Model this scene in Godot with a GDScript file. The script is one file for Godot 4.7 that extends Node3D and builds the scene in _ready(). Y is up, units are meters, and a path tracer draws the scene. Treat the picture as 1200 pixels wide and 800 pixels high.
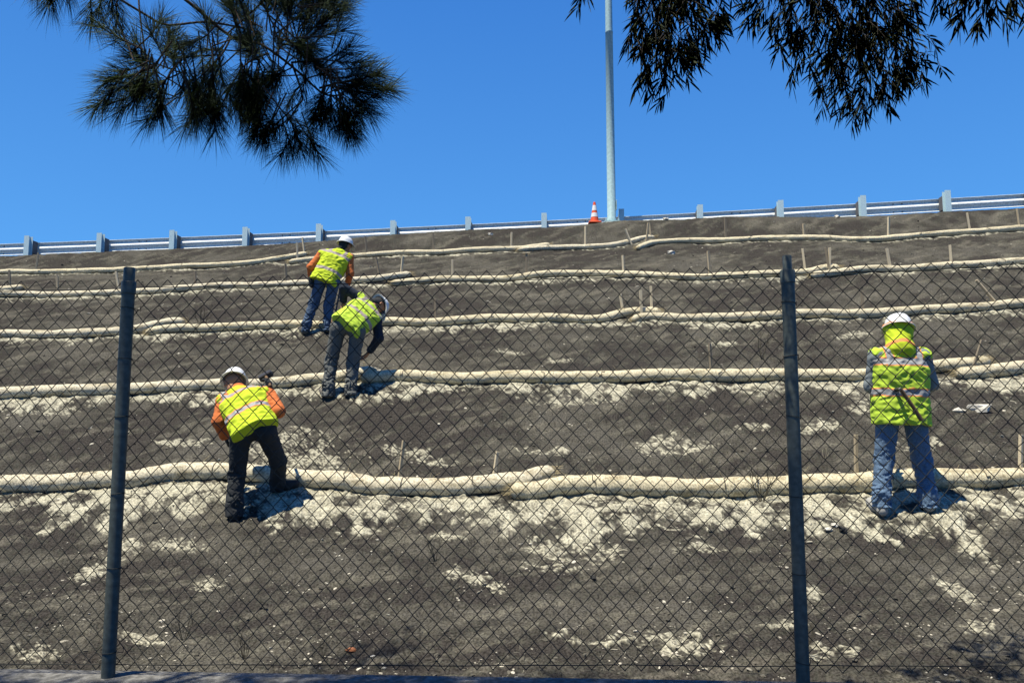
extends Node3D
# A hillside seeded for erosion control, seen over a roadside chain link fence. z forward is -Z.

const ROLLS = [
	[4, [-13.248, 17.546, -12.009, 17.745, -10.707, 17.575, -8.714, 17.163, -7.520, 17.083, -6.154, 17.030, -5.262, 17.245, -4.735, 17.451]],
	[4, [-4.996, 16.884, -4.589, 16.926, -3.868, 17.111, -3.477, 17.084, -2.496, 16.978, -1.715, 16.848, -0.761, 16.822, 0.190, 16.796, 0.860, 16.887]],
	[4, [0.113, 16.588, 0.755, 16.681, 1.876, 16.568, 2.541, 16.618, 2.955, 16.822, 3.205, 16.833]],
	[4, [2.664, 16.124, 2.895, 16.287, 3.159, 16.406, 3.725, 16.443, 4.620, 16.308, 5.487, 16.140, 6.484, 15.894, 7.435, 15.621, 8.464, 15.554, 9.376, 15.598, 10.636, 15.620, 11.953, 15.709]],
	[3, [-12.325, 16.352, -11.289, 16.184, -10.408, 16.139]],
	[3, [-11.943, 15.858, -10.599, 15.711, -9.440, 15.544, -7.931, 15.328, -6.870, 15.263, -5.855, 15.295, -5.142, 15.220, -4.262, 15.136, -3.392, 15.053, -2.712, 15.042, -2.312, 15.187, -2.024, 15.210]],
	[3, [-2.363, 14.674, -1.987, 14.701, -1.319, 14.632, -0.492, 14.554, 0.000, 14.496, 0.655, 14.515, 1.617, 14.344, 2.538, 14.068, 3.424, 13.803, 3.876, 13.751, 4.611, 13.632, 5.325, 13.681, 5.693, 13.818, 5.952, 13.698]],
	[3, [5.314, 13.464, 5.850, 13.472, 6.364, 13.430, 6.954, 13.397, 7.570, 13.412, 8.319, 13.395, 9.067, 13.378, 10.066, 13.296]],
	[2, [-9.909, 13.229, -8.808, 13.126, -7.830, 12.964, -6.741, 12.821, -6.323, 12.843, -6.094, 12.962, -5.851, 13.060, -5.626, 13.080]],
	[2, [-6.057, 12.596, -5.830, 12.710, -5.501, 12.768, -5.133, 12.738, -4.249, 12.650, -3.662, 12.577, -2.788, 12.449, -2.086, 12.414, -1.377, 12.296, -0.551, 12.294, 0.000, 12.186, 0.675, 12.053, 1.345, 11.999, 1.767, 12.116, 2.109, 12.129, 2.355, 11.997]],
	[2, [1.849, 11.783, 2.189, 11.832, 2.624, 11.707, 3.251, 11.602, 3.880, 11.535, 4.515, 11.504, 5.132, 11.437, 5.769, 11.424, 6.384, 11.376, 7.006, 11.346, 7.601, 11.281, 8.420, 11.189]],
	[1, [-7.799, 10.500, -6.993, 10.508, -6.296, 10.506, -5.455, 10.455, -4.857, 10.415, -4.129, 10.328, -3.422, 10.270, -2.738, 10.268, -2.278, 10.248, -2.013, 10.341, -1.828, 10.339]],
	[1, [-1.991, 10.122, -1.804, 10.145, -1.355, 10.153, -0.672, 10.070, 0.000, 9.935, 0.655, 9.817, 1.301, 9.752, 1.937, 9.675, 2.664, 9.582, 3.178, 9.524, 3.780, 9.439, 4.274, 9.371, 4.780, 9.339, 5.228, 9.392, 5.697, 9.469, 5.911, 9.472]],
	[1, [5.295, 9.156, 5.501, 9.159, 5.938, 9.198, 6.153, 9.213, 6.844, 9.173]],
	[0, [-5.917, 8.066, -5.336, 8.115, -4.806, 8.119, -4.171, 8.091, -3.916, 8.025, -3.735, 8.104, -3.469, 8.104, -3.088, 8.040, -2.616, 7.947, -2.249, 7.885, -1.708, 7.784, -1.257, 7.646, -0.659, 7.523, -0.164, 7.479, 0.098, 7.479, 0.265, 7.555, 0.413, 7.536]],
	[0, [-0.016, 7.298, 0.199, 7.280, 0.481, 7.319, 0.799, 7.296, 1.269, 7.238, 1.738, 7.212, 2.205, 7.186, 2.663, 7.145, 3.101, 7.075, 3.482, 7.059, 3.878, 7.072, 4.247, 7.041, 4.614, 7.011, 5.118, 6.963]]]
const ROWD = [
	[7.44, 7.44, 7.44, 7.44, 7.44, 7.44, 7.44, 7.44, 7.44, 7.44, 7.44, 7.44, 7.44, 7.44, 7.44, 7.44, 7.44, 7.44, 7.44, 7.44, 7.44, 7.52, 7.59, 7.63, 7.62, 7.73, 7.70, 7.66, 7.63, 7.56, 7.49, 7.46, 7.32, 7.37, 7.38, 7.38, 7.41, 7.42, 7.41, 7.43, 7.49, 7.50, 7.50, 7.51, 7.51, 7.51, 7.51, 7.51, 7.51, 7.51, 7.51, 7.51, 7.51, 7.51, 7.51, 7.51, 7.51, 7.51, 7.51, 7.51, 7.51, 7.51, 7.51, 7.51, 7.51],
	[9.67, 9.67, 9.67, 9.67, 9.67, 9.67, 9.67, 9.67, 9.67, 9.67, 9.67, 9.67, 9.67, 9.67, 9.67, 9.67, 9.67, 9.71, 9.77, 9.82, 9.85, 9.87, 9.89, 9.90, 9.89, 9.90, 9.95, 9.99, 10.00, 9.99, 10.00, 9.98, 9.94, 9.90, 9.89, 9.89, 9.88, 9.87, 9.86, 9.85, 9.83, 9.83, 9.89, 9.74, 9.84, 9.88, 9.90, 9.90, 9.90, 9.90, 9.90, 9.90, 9.90, 9.90, 9.90, 9.90, 9.90, 9.90, 9.90, 9.90, 9.90, 9.90, 9.90, 9.90, 9.90],
	[12.18, 12.18, 12.18, 12.18, 12.18, 12.18, 12.18, 12.18, 12.18, 12.18, 12.18, 12.18, 12.18, 12.18, 12.19, 12.17, 12.14, 12.13, 12.11, 12.14, 12.09, 12.18, 12.19, 12.20, 12.20, 12.18, 12.16, 12.17, 12.19, 12.16, 12.19, 12.23, 12.19, 12.14, 12.13, 12.20, 12.20, 12.11, 11.96, 11.95, 11.95, 11.98, 11.98, 12.01, 12.04, 12.06, 12.09, 12.09, 12.08, 12.08, 12.08, 12.08, 12.08, 12.08, 12.08, 12.08, 12.08, 12.08, 12.08, 12.08, 12.08, 12.08, 12.08, 12.08, 12.08],
	[14.59, 14.59, 14.59, 14.59, 14.59, 14.59, 14.59, 14.59, 14.59, 14.59, 14.59, 14.58, 14.56, 14.55, 14.53, 14.51, 14.49, 14.51, 14.53, 14.59, 14.65, 14.67, 14.68, 14.68, 14.69, 14.69, 14.73, 14.55, 14.67, 14.49, 14.50, 14.50, 14.50, 14.56, 14.56, 14.52, 14.44, 14.34, 14.25, 14.17, 14.16, 14.13, 14.07, 14.33, 14.30, 14.11, 14.14, 14.21, 14.25, 14.29, 14.33, 14.35, 14.36, 14.36, 14.36, 14.36, 14.36, 14.36, 14.36, 14.36, 14.36, 14.36, 14.36, 14.36, 14.36],
	[16.14, 16.14, 16.14, 16.14, 16.14, 16.14, 16.21, 16.34, 16.47, 16.46, 16.45, 16.42, 16.37, 16.32, 16.27, 16.25, 16.27, 16.29, 16.32, 16.35, 16.43, 16.60, 16.36, 16.47, 16.65, 16.71, 16.71, 16.71, 16.68, 16.68, 16.72, 16.70, 16.62, 16.79, 16.95, 16.84, 16.79, 16.88, 17.05, 16.98, 16.83, 16.80, 16.76, 16.72, 16.65, 16.58, 16.49, 16.41, 16.43, 16.46, 16.53, 16.61, 16.67, 16.73, 16.81, 16.90, 16.98, 16.98, 16.98, 16.98, 16.98, 16.98, 16.98, 16.98, 16.98]]
const CREST = [-0.000, -0.000, -0.000, -0.000, -0.001, -0.004, -0.004, -0.003, -0.001, 0.000, 0.002, 0.001, -0.000, -0.001, -0.002, -0.003, -0.004, -0.005, -0.006, -0.007, 0.004, 0.019, 0.034, 0.056, 0.085, 0.113, 0.131, 0.149, 0.165, 0.173, 0.181, 0.177, 0.168, 0.159, 0.157, 0.167, 0.212, 0.248, 0.235, 0.222, 0.208, 0.231, 0.234, 0.206, 0.178, 0.151, 0.124, 0.104, 0.087, 0.094, 0.104, 0.112, 0.119, 0.117, 0.115, 0.112, 0.104, 0.098, 0.098, 0.098, 0.098, 0.098, 0.098, 0.098, 0.098]
# row, foot x, y, z forward, head x, head y
const STAKES = [
	[4, -11.222, 4.766, 17.788, -11.192, 5.136],
	[4, -4.888, 4.895, 17.161, -4.910, 5.233],
	[4, -4.862, 5.116, 17.618, -4.915, 5.464],
	[4, -3.345, 5.063, 17.293, -3.373, 5.404],
	[4, -1.756, 4.967, 16.868, -1.780, 5.378],
	[4, -0.019, 5.159, 17.022, -0.010, 5.436],
	[4, 1.629, 5.127, 16.723, 1.634, 5.497],
	[4, 2.603, 5.100, 16.530, 2.496, 5.389],
	[4, 2.969, 5.152, 16.585, 3.015, 5.538],
	[4, 3.102, 5.259, 16.791, 3.072, 5.593],
	[4, 4.672, 5.188, 16.420, 4.669, 5.628],
	[4, 6.239, 5.114, 16.045, 6.235, 5.377],
	[4, 7.811, 5.002, 15.589, 7.836, 5.402],
	[4, 9.497, 5.103, 15.561, 9.456, 5.485],
	[4, 10.626, 5.249, 15.705, 10.605, 5.617],
	[3, -10.993, 4.191, 16.542, -11.019, 4.477],
	[3, -9.394, 3.865, 15.636, -9.421, 4.206],
	[3, -8.033, 3.868, 15.450, -8.109, 4.223],
	[3, -6.416, 3.915, 15.319, -6.433, 4.214],
	[3, -4.513, 3.948, 15.118, -4.544, 4.313],
	[3, -2.667, 4.095, 15.164, -2.744, 4.462],
	[3, -2.235, 4.163, 15.244, -2.207, 4.497],
	[3, -1.169, 4.026, 14.809, -1.172, 4.334],
	[3, 0.278, 3.987, 14.524, 0.279, 4.390],
	[3, 2.099, 3.958, 14.204, 2.089, 4.286],
	[3, 3.650, 3.939, 13.945, 3.631, 4.309],
	[3, 5.343, 3.965, 13.761, 5.314, 4.315],
	[3, 5.759, 3.971, 13.715, 5.716, 4.321],
	[3, 5.773, 3.971, 13.712, 5.793, 4.320],
	[3, 6.751, 3.921, 13.470, 6.712, 4.249],
	[3, 7.796, 3.949, 13.380, 7.792, 4.290],
	[2, 1.773, 2.958, 12.151, 1.737, 3.208],
	[2, 2.049, 2.910, 12.013, 2.043, 3.240],
	[2, 2.227, 2.964, 12.100, 2.222, 3.324],
	[2, -1.254, 2.887, 12.431, -1.258, 3.170],
	[2, 5.338, 2.907, 11.540, 5.341, 3.145],
	[2, 7.238, 2.942, 11.344, 6.972, 3.279],
	[1, 2.513, 1.818, 9.648, 2.503, 2.153],
	[1, 5.602, 1.843, 9.264, 5.721, 2.156],
	[1, -1.983, 1.855, 10.361, -2.010, 1.971],
	[0, -1.113, 0.653, 7.686, -1.077, 0.979],
	[0, -0.174, 0.647, 7.535, -0.141, 0.876],
	[0, 3.168, 0.682, 7.130, 3.182, 1.047],
	[0, 4.612, 0.727, 7.025, 4.641, 1.049]]
const POSE = {
	"A": {"at": Vector3(-2.447, 0.261, -7.220), "head": Vector3(-0.298, 1.272, -0.360), "neck": Vector3(-0.228, 1.186, -0.290), "chest": Vector3(-0.142, 1.059, -0.200), "pel": Vector3(0.023, 0.856, -0.000), "shL": Vector3(-0.348, 1.101, -0.240), "shR": Vector3(0.032, 1.176, -0.260), "elL": Vector3(-0.351, 0.904, -0.140), "wrL": Vector3(-0.347, 0.747, -0.320), "elR": Vector3(0.221, 1.001, -0.120), "wrR": Vector3(0.077, 1.203, -0.300), "hipL": Vector3(-0.086, 0.785, -0.000), "hipR": Vector3(0.134, 0.816, -0.030), "knL": Vector3(-0.144, 0.417, -0.090), "knR": Vector3(0.200, 0.521, -0.240), "anL": Vector3(-0.130, 0.071, -0.020), "anR": Vector3(0.130, 0.259, -0.470), "toL": Vector3(-0.196, 0.004, -0.120), "toR": Vector3(0.235, 0.207, -0.490)},
	"B": {"at": Vector3(-2.202, 1.455, -9.800), "head": Vector3(0.396, 1.258, -0.380), "neck": Vector3(0.331, 1.212, -0.300), "chest": Vector3(0.247, 1.097, -0.220), "pel": Vector3(0.105, 0.956, -0.000), "shL": Vector3(0.170, 1.349, -0.300), "shR": Vector3(0.416, 1.041, -0.220), "elL": Vector3(-0.025, 1.477, -0.240), "wrL": Vector3(-0.058, 1.290, -0.360), "elR": Vector3(0.454, 0.804, -0.220), "wrR": Vector3(0.305, 0.622, -0.320), "hipL": Vector3(-0.036, 0.901, -0.000), "hipR": Vector3(0.217, 0.857, -0.000), "knL": Vector3(-0.134, 0.468, -0.090), "knR": Vector3(0.144, 0.434, -0.080), "anL": Vector3(-0.147, 0.069, -0.000), "anR": Vector3(0.147, 0.080, -0.000), "toL": Vector3(-0.239, -0.004, -0.120), "toR": Vector3(0.090, -0.004, -0.120)},
	"C": {"at": Vector3(-3.142, 2.543, -12.200), "head": Vector3(0.391, 1.487, -0.200), "neck": Vector3(0.325, 1.386, -0.130), "chest": Vector3(0.252, 1.237, -0.100), "pel": Vector3(0.158, 0.964, -0.000), "shL": Vector3(0.046, 1.332, -0.080), "shR": Vector3(0.483, 1.284, -0.120), "elL": Vector3(-0.116, 1.110, -0.030), "wrL": Vector3(-0.151, 0.971, -0.180), "elR": Vector3(0.507, 1.026, -0.100), "wrR": Vector3(0.432, 0.860, -0.270), "hipL": Vector3(0.063, 0.895, -0.000), "hipR": Vector3(0.270, 0.867, -0.000), "knL": Vector3(-0.068, 0.503, -0.070), "knR": Vector3(0.178, 0.490, -0.080), "anL": Vector3(-0.181, 0.094, -0.020), "anR": Vector3(0.181, 0.112, -0.050), "toL": Vector3(-0.266, 0.025, -0.140), "toR": Vector3(0.138, 0.044, -0.180)},
	"D": {"at": Vector3(3.305, 0.341, -6.560), "head": Vector3(0.045, 1.595, -0.050), "neck": Vector3(0.019, 1.442, -0.000), "chest": Vector3(0.011, 1.302, -0.000), "pel": Vector3(0.007, 0.946, -0.000), "shL": Vector3(-0.175, 1.376, -0.000), "shR": Vector3(0.213, 1.376, -0.000), "elL": Vector3(-0.203, 1.130, -0.060), "wrL": Vector3(-0.048, 1.064, -0.270), "elR": Vector3(0.305, 1.145, -0.060), "wrR": Vector3(0.318, 1.094, -0.270), "hipL": Vector3(-0.097, 0.895, -0.000), "hipR": Vector3(0.113, 0.895, -0.000), "knL": Vector3(-0.137, 0.490, -0.050), "knR": Vector3(0.190, 0.490, -0.050), "anL": Vector3(-0.201, 0.138, -0.000), "anR": Vector3(0.201, 0.131, -0.000), "toL": Vector3(-0.203, 0.059, -0.140), "toR": Vector3(0.337, 0.045, -0.140)}}
const PATCHES = [[-2.34, 8.27, 0.58, 0.33], [-1.11, 8.27, 0.24, 0.13], [-0.80, 8.04, 0.20, 0.07], [1.58, 8.34, 0.26, 0.16], [1.69, 8.25, 0.34, 0.08], [0.36, 8.20, 0.27, 0.09], [1.05, 9.54, 0.31, 0.19], [0.41, 9.39, 0.26, 0.14], [-3.34, 6.00, 0.17, 0.24], [-3.32, 6.44, 0.19, 0.11], [-2.90, 6.44, 0.26, 0.09], [-2.33, 4.73, 0.15, 0.07], [-2.87, 4.48, 0.14, 0.11], [-2.27, 5.67, 0.12, 0.13], [-0.35, 5.87, 0.17, 0.10], [-0.12, 5.70, 0.11, 0.10], [0.46, 4.82, 0.17, 0.07], [0.96, 4.79, 0.23, 0.12], [1.78, 4.67, 0.14, 0.09], [3.05, 5.74, 0.08, 0.22], [3.57, 6.47, 0.10, 0.24], [0.28, 6.46, 0.17, 0.19], [0.69, 6.46, 0.16, 0.22], [-0.58, 6.58, 0.16, 0.08], [3.35, 6.76, 0.16, 0.08], [3.91, 9.02, 0.16, 0.10], [4.10, 8.27, 0.21, 0.10], [0.27, 6.14, 0.22, 0.09], [1.49, 6.39, 0.16, 0.12], [2.08, 5.72, 0.08, 0.14], [-3.84, 8.53, 0.31, 0.08], [-6.01, 9.42, 0.36, 0.16], [-6.69, 9.70, 0.38, 0.23], [-5.18, 9.84, 0.37, 0.14], [3.30, 8.66, 0.23, 0.11], [2.69, 8.68, 0.18, 0.07], [-2.16, 7.11, 0.17, 0.17], [-0.34, 7.73, 0.01, 0.04], [2.82, 5.06, 0.10, 0.09], [1.68, 5.07, 0.13, 0.06], [0.58, 10.54, 0.18, 0.09], [0.00, 10.97, 0.17, 0.10], [2.98, 10.98, 0.23, 0.09], [4.77, 11.17, 0.22, 0.09]]
# foot x, y and direction x, y of each pine shoot low on the bough
const SHOOTS = [-2.044, 3.124, -0.50, -1.00, -1.887, 3.133, 0.20, -1.00, -1.966, 3.149, -0.20, -1.00, -1.693, 2.804, -0.80, 0.40, -1.715, 2.845, -0.50, 0.80, -1.704, 2.634, -0.90, -0.35, -1.606, 2.601, -0.50, -0.90, -1.508, 2.581, -0.10, -1.00, -1.392, 2.581, 0.20, -1.00, -1.688, 2.694, -1.00, 0.10, -1.742, 2.610, -0.70, -0.70, -1.557, 2.804, -0.20, 1.00, -1.600, 2.885, 0.20, 1.00, -1.496, 2.743, 0.20, -0.90, -1.435, 2.682, 0.30, -0.90, -1.630, 2.702, -0.30, -0.70, -1.551, 2.682, -0.50, -0.50, -1.302, 2.743, 0.00, -1.00, -1.205, 2.763, 0.20, -0.90, -1.364, 2.845, -0.50, -0.30, -1.268, 2.885, 0.50, 0.70, -1.407, 2.926, -0.20, 1.00, -1.278, 2.642, 0.30, -1.00, -1.336, 2.622, -0.20, -1.00, -1.462, 2.845, -0.30, -0.30, -1.399, 2.743, 0.00, -0.80, -0.997, 2.967, 0.10, 1.00, -0.938, 2.947, 0.60, 0.80, -0.878, 2.885, 0.80, 0.50, -0.818, 2.845, 1.00, 0.30, -1.038, 3.009, -0.40, 0.90, -0.980, 3.050, 0.30, 0.90, -0.822, 3.000, 0.80, 0.60, -0.902, 3.050, 0.60, 0.80, -1.137, 3.050, -0.20, 0.90, -1.094, 2.926, 0.20, 0.70, -0.994, 2.865, 0.50, -0.10, -0.915, 2.804, 0.60, -0.30, -1.174, 2.967, -0.30, 0.80, -1.234, 3.029, -0.50, 0.80, -1.295, 3.071, -0.20, 1.00, -1.079, 3.071, 0.10, 1.00, -0.844, 3.071, 0.70, 0.70, -0.699, 2.714, 1.00, 0.10, -0.729, 2.682, 0.90, -0.20, -0.660, 2.702, 1.00, 0.20, -0.777, 2.743, 0.90, 0.40, -0.793, 2.610, 0.30, -0.90, -0.743, 2.593, 0.60, -0.80, -0.831, 2.581, -0.20, -1.00, -0.717, 2.642, 0.80, -0.50, -0.773, 2.569, 0.10, -1.00, -0.871, 2.634, -0.30, -0.90, -1.041, 2.489, -0.50, -0.90, -1.002, 2.481, 0.20, -1.00, -1.081, 2.521, -0.60, -0.70, -0.972, 2.509, 0.50, -0.90, -1.164, 2.682, -0.30, -0.90, -1.123, 2.634, 0.10, -1.00, -1.200, 2.622, 0.00, -1.00, -0.954, 2.804, 0.30, -0.30, -1.029, 2.723, -0.30, -0.60, -1.222, 2.682, -0.20, -1.00, -1.089, 2.763, -0.50, -0.50, -1.149, 2.824, -0.40, 0.60]
const BOUGH = [
	[-1.901, 3.384, 0.0160, -1.512, 3.091, 0.0130, -1.310, 2.947, 0.0110, -1.131, 2.853, 0.0095, -0.991, 2.763, 0.0080, -0.872, 2.662, 0.0060, -0.774, 2.610, 0.0040],
	[-1.973, 3.258, 0.0080, -1.846, 3.112, 0.0070, -1.705, 3.042, 0.0060, -1.585, 2.976, 0.0055, -1.369, 2.959, 0.0050, -1.174, 2.967, 0.0040],
	[-1.718, 3.216, 0.0050, -1.708, 3.091, 0.0050, -1.668, 2.836, 0.0040, -1.669, 2.702, 0.0030],
	[-1.576, 2.967, 0.0040, -1.585, 2.894, 0.0040, -1.535, 2.828, 0.0030],
	[-0.991, 2.763, 0.0050, -0.969, 2.662, 0.0050, -0.959, 2.569, 0.0040, -1.022, 2.501, 0.0030],
	[-0.991, 2.763, 0.0050, -0.838, 2.836, 0.0040, -0.781, 2.926, 0.0030],
	[-0.872, 2.662, 0.0050, -0.737, 2.690, 0.0040, -0.660, 2.706, 0.0030],
	[-1.131, 2.853, 0.0050, -1.205, 2.743, 0.0040, -1.317, 2.642, 0.0030],
	[-1.310, 2.947, 0.0050, -1.316, 2.804, 0.0040, -1.436, 2.702, 0.0030],
	[-1.310, 2.947, 0.0040, -1.177, 3.071, 0.0040, -1.061, 3.133, 0.0030],
	[-1.436, 2.702, 0.0040, -1.588, 2.642, 0.0030, -1.704, 2.634, 0.0030],
	[-1.668, 2.836, 0.0040, -1.709, 2.731, 0.0030, -1.785, 2.698, 0.0030]]
const HANGING = [
	[3.30, 90, [0.497, 3.165, 0.529, 2.981, 0.545, 2.819, 0.566, 2.719, 0.630, 2.628, 0.706, 2.612, 0.765, 2.679, 0.901, 2.759, 0.962, 2.900, 1.013, 3.062, 1.016, 3.165]],
	[3.40, 105, [1.142, 3.204, 1.159, 2.974, 1.246, 2.870, 1.334, 2.787, 1.410, 2.713, 1.516, 2.725, 1.659, 2.828, 1.821, 2.890, 1.915, 3.015, 1.909, 3.204]],
	[3.80, 62, [1.589, 3.002, 1.645, 2.786, 1.774, 2.713, 1.926, 2.690, 2.098, 2.804, 2.147, 2.887, 2.103, 3.043, 2.046, 3.140, 1.815, 3.117]],
	[3.10, 40, [1.865, 3.024, 1.903, 2.878, 1.991, 2.833, 2.084, 2.878, 2.173, 2.852, 2.392, 2.871, 2.404, 3.024]],
	[3.40, 5, [0.300, 3.204, 0.311, 3.145, 0.367, 3.145, 0.375, 3.204]]]
const YAW = 0.106      # the embankment runs slightly oblique to the view
const GRADE = 0.017
const ROLL_R = [0.098, 0.086, 0.078, 0.072, 0.066]
const BERM = [0.60, 0.36, 0.25, 0.21, 0.13]

var rng := RandomNumberGenerator.new()
var n_big := FastNoiseLite.new()
var n_mid := FastNoiseLite.new()
var n_fine := FastNoiseLite.new()
var n_clod := FastNoiseLite.new()
var n_cloth := FastNoiseLite.new()
var taken := {}

func _ready():
	rng.seed = 20240611
	setup_noise()
	# camera
	var cam := Camera3D.new()
	cam.name = "camera"
	add_child(cam)
	cam.position = Vector3(0, 1.16, 0)
	cam.rotation_degrees.x = 6.0
	cam.fov = rad_to_deg(2.0 * atan(400.0 / 900.0))
	cam.near = 0.05
	cam.far = 400.0
	cam.current = true
	# sky, exposure
	var env := Environment.new()
	var sky := Sky.new()
	var sm := ProceduralSkyMaterial.new()
	sm.sky_top_color = Color(0.098, 0.298, 0.591)
	sm.sky_horizon_color = Color(0.324, 0.573, 0.796)
	sm.sky_curve = 0.3
	sm.sky_energy_multiplier = 1.0
	sm.ground_bottom_color = Color(0.25, 0.24, 0.22)
	sm.ground_horizon_color = Color(0.324, 0.573, 0.796)
	sm.sun_angle_max = 1.0
	sky.sky_material = sm
	env.background_mode = Environment.BG_SKY
	env.sky = sky
	env.tonemap_mode = Environment.TONE_MAPPER_LINEAR
	env.tonemap_exposure = 1.82
	env.sdfgi_enabled = true
	env.ssao_enabled = true
	env.ssil_enabled = true
	var we := WorldEnvironment.new()
	we.name = "world_environment"
	we.environment = env
	add_child(we)
	# sun: high, from the left and a little behind the viewer
	var sun := DirectionalLight3D.new()
	sun.name = "sun"
	add_child(sun)
	sun.look_at_from_position(Vector3.ZERO, Vector3(0.29, -1.0, -0.20), Vector3(0, 0, -1))
	sun.light_energy = 1.6
	sun.light_color = Color(1.0, 0.96, 0.87)
	sun.light_angular_distance = 0.5
	sun.shadow_enabled = true
	# structure
	build_ground()
	build_street()
	build_fence()
	build_rolls()
	build_guardrail()
	build_light_pole()
	# things
	build_cone()
	build_stakes()
	build_workers()
	build_pine()
	build_willow()
	build_weeds()
	build_debris()

# ---------------------------------------------------------------- helpers
func setup_noise():
	n_big.seed = 3; n_big.frequency = 0.45; n_big.fractal_octaves = 3
	n_mid.seed = 5; n_mid.frequency = 2.2; n_mid.fractal_octaves = 3
	n_fine.seed = 7; n_fine.frequency = 9.0; n_fine.fractal_octaves = 2
	n_clod.seed = 9; n_clod.noise_type = FastNoiseLite.TYPE_CELLULAR; n_clod.frequency = 8.0; n_clod.fractal_type = FastNoiseLite.FRACTAL_NONE
	n_cloth.seed = 11; n_cloth.frequency = 1.0; n_cloth.fractal_octaves = 2

func V(x, y, zf) -> Vector3:
	return Vector3(x, y, -zf)

func numbered(n: String) -> String:
	if not taken.has(n):
		taken[n] = 0
		return n
	taken[n] += 1
	return "%s_%03d" % [n, taken[n]]

func tag(o: Node, label: String, category: String, group := "", kind := ""):
	o.set_meta("label", label)
	o.set_meta("category", category)
	if group != "": o.set_meta("group", group)
	if kind != "": o.set_meta("kind", kind)

func thing(called: String, at: Vector3, label: String, category: String, group := "") -> Node3D:
	var o := Node3D.new()
	o.name = numbered(called)
	add_child(o)
	o.position = at
	tag(o, label, category, group)
	return o

func part(called: String, mesh: Mesh, m: Material, parent: Node, at := Vector3.ZERO) -> MeshInstance3D:
	var o := MeshInstance3D.new()
	o.name = called
	o.mesh = mesh
	o.material_override = m
	o.cast_shadow = GeometryInstance3D.SHADOW_CASTING_SETTING_ON
	parent.add_child(o, true)
	o.position = at
	return o

func structure(called: String, mesh: Mesh, m: Material, label: String, category: String) -> MeshInstance3D:
	var o := part(called, mesh, m, self)
	tag(o, label, category, "", "structure")
	return o

func lin(r, g, b) -> Color:
	return Color(r, g, b).linear_to_srgb()

func noise_tex(freq: float, lo: float, hi: float, seed_: int, oct := 4, size := 512, kind := FastNoiseLite.TYPE_SIMPLEX_SMOOTH) -> ImageTexture:
	var n := FastNoiseLite.new()
	n.seed = seed_; n.frequency = freq; n.fractal_octaves = oct; n.noise_type = kind
	var img := n.get_seamless_image(size, size, false, false, 0.15, true)
	img.convert(Image.FORMAT_L8)
	var d := img.get_data()
	for i in d.size():
		d[i] = int(clampf(lo + (hi - lo) * d[i] / 255.0, 0.0, 1.0) * 255.0)
	return ImageTexture.create_from_image(Image.create_from_data(size, size, false, Image.FORMAT_L8, d))

func mat(c: Color, rough := 0.9, metal := 0.0) -> StandardMaterial3D:
	var m := StandardMaterial3D.new()
	m.albedo_color = c
	m.roughness = rough
	m.metallic = metal
	m.metallic_specular = 0.35
	return m

func grain(m: StandardMaterial3D, tex: Texture2D, scale: float, bump: Texture2D = null, cm := 0.0) -> StandardMaterial3D:
	m.albedo_texture = tex
	m.uv1_triplanar = true
	m.uv1_world_triplanar = true
	m.uv1_scale = Vector3.ONE * scale
	if bump:
		m.heightmap_enabled = true
		m.heightmap_texture = bump
		m.heightmap_scale = cm
	return m

func arr_mesh(v: PackedVector3Array, n: PackedVector3Array, idx: PackedInt32Array, c := PackedColorArray()) -> ArrayMesh:
	var a := []
	a.resize(Mesh.ARRAY_MAX)
	a[Mesh.ARRAY_VERTEX] = v
	a[Mesh.ARRAY_NORMAL] = n
	a[Mesh.ARRAY_INDEX] = idx
	if c.size() > 0: a[Mesh.ARRAY_COLOR] = c
	var m := ArrayMesh.new()
	m.add_surface_from_arrays(Mesh.PRIMITIVE_TRIANGLES, a)
	return m

func st_new() -> SurfaceTool:
	var st := SurfaceTool.new()
	st.begin(Mesh.PRIMITIVE_TRIANGLES)
	return st

func quad(st: SurfaceTool, a: Vector3, b: Vector3, c: Vector3, d: Vector3):
	for p in [a, b, c, a, c, d]: st.add_vertex(p)

func st_mesh(st: SurfaceTool, smooth := false) -> ArrayMesh:
	if smooth: st.index()
	st.generate_normals()
	return st.commit()

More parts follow.
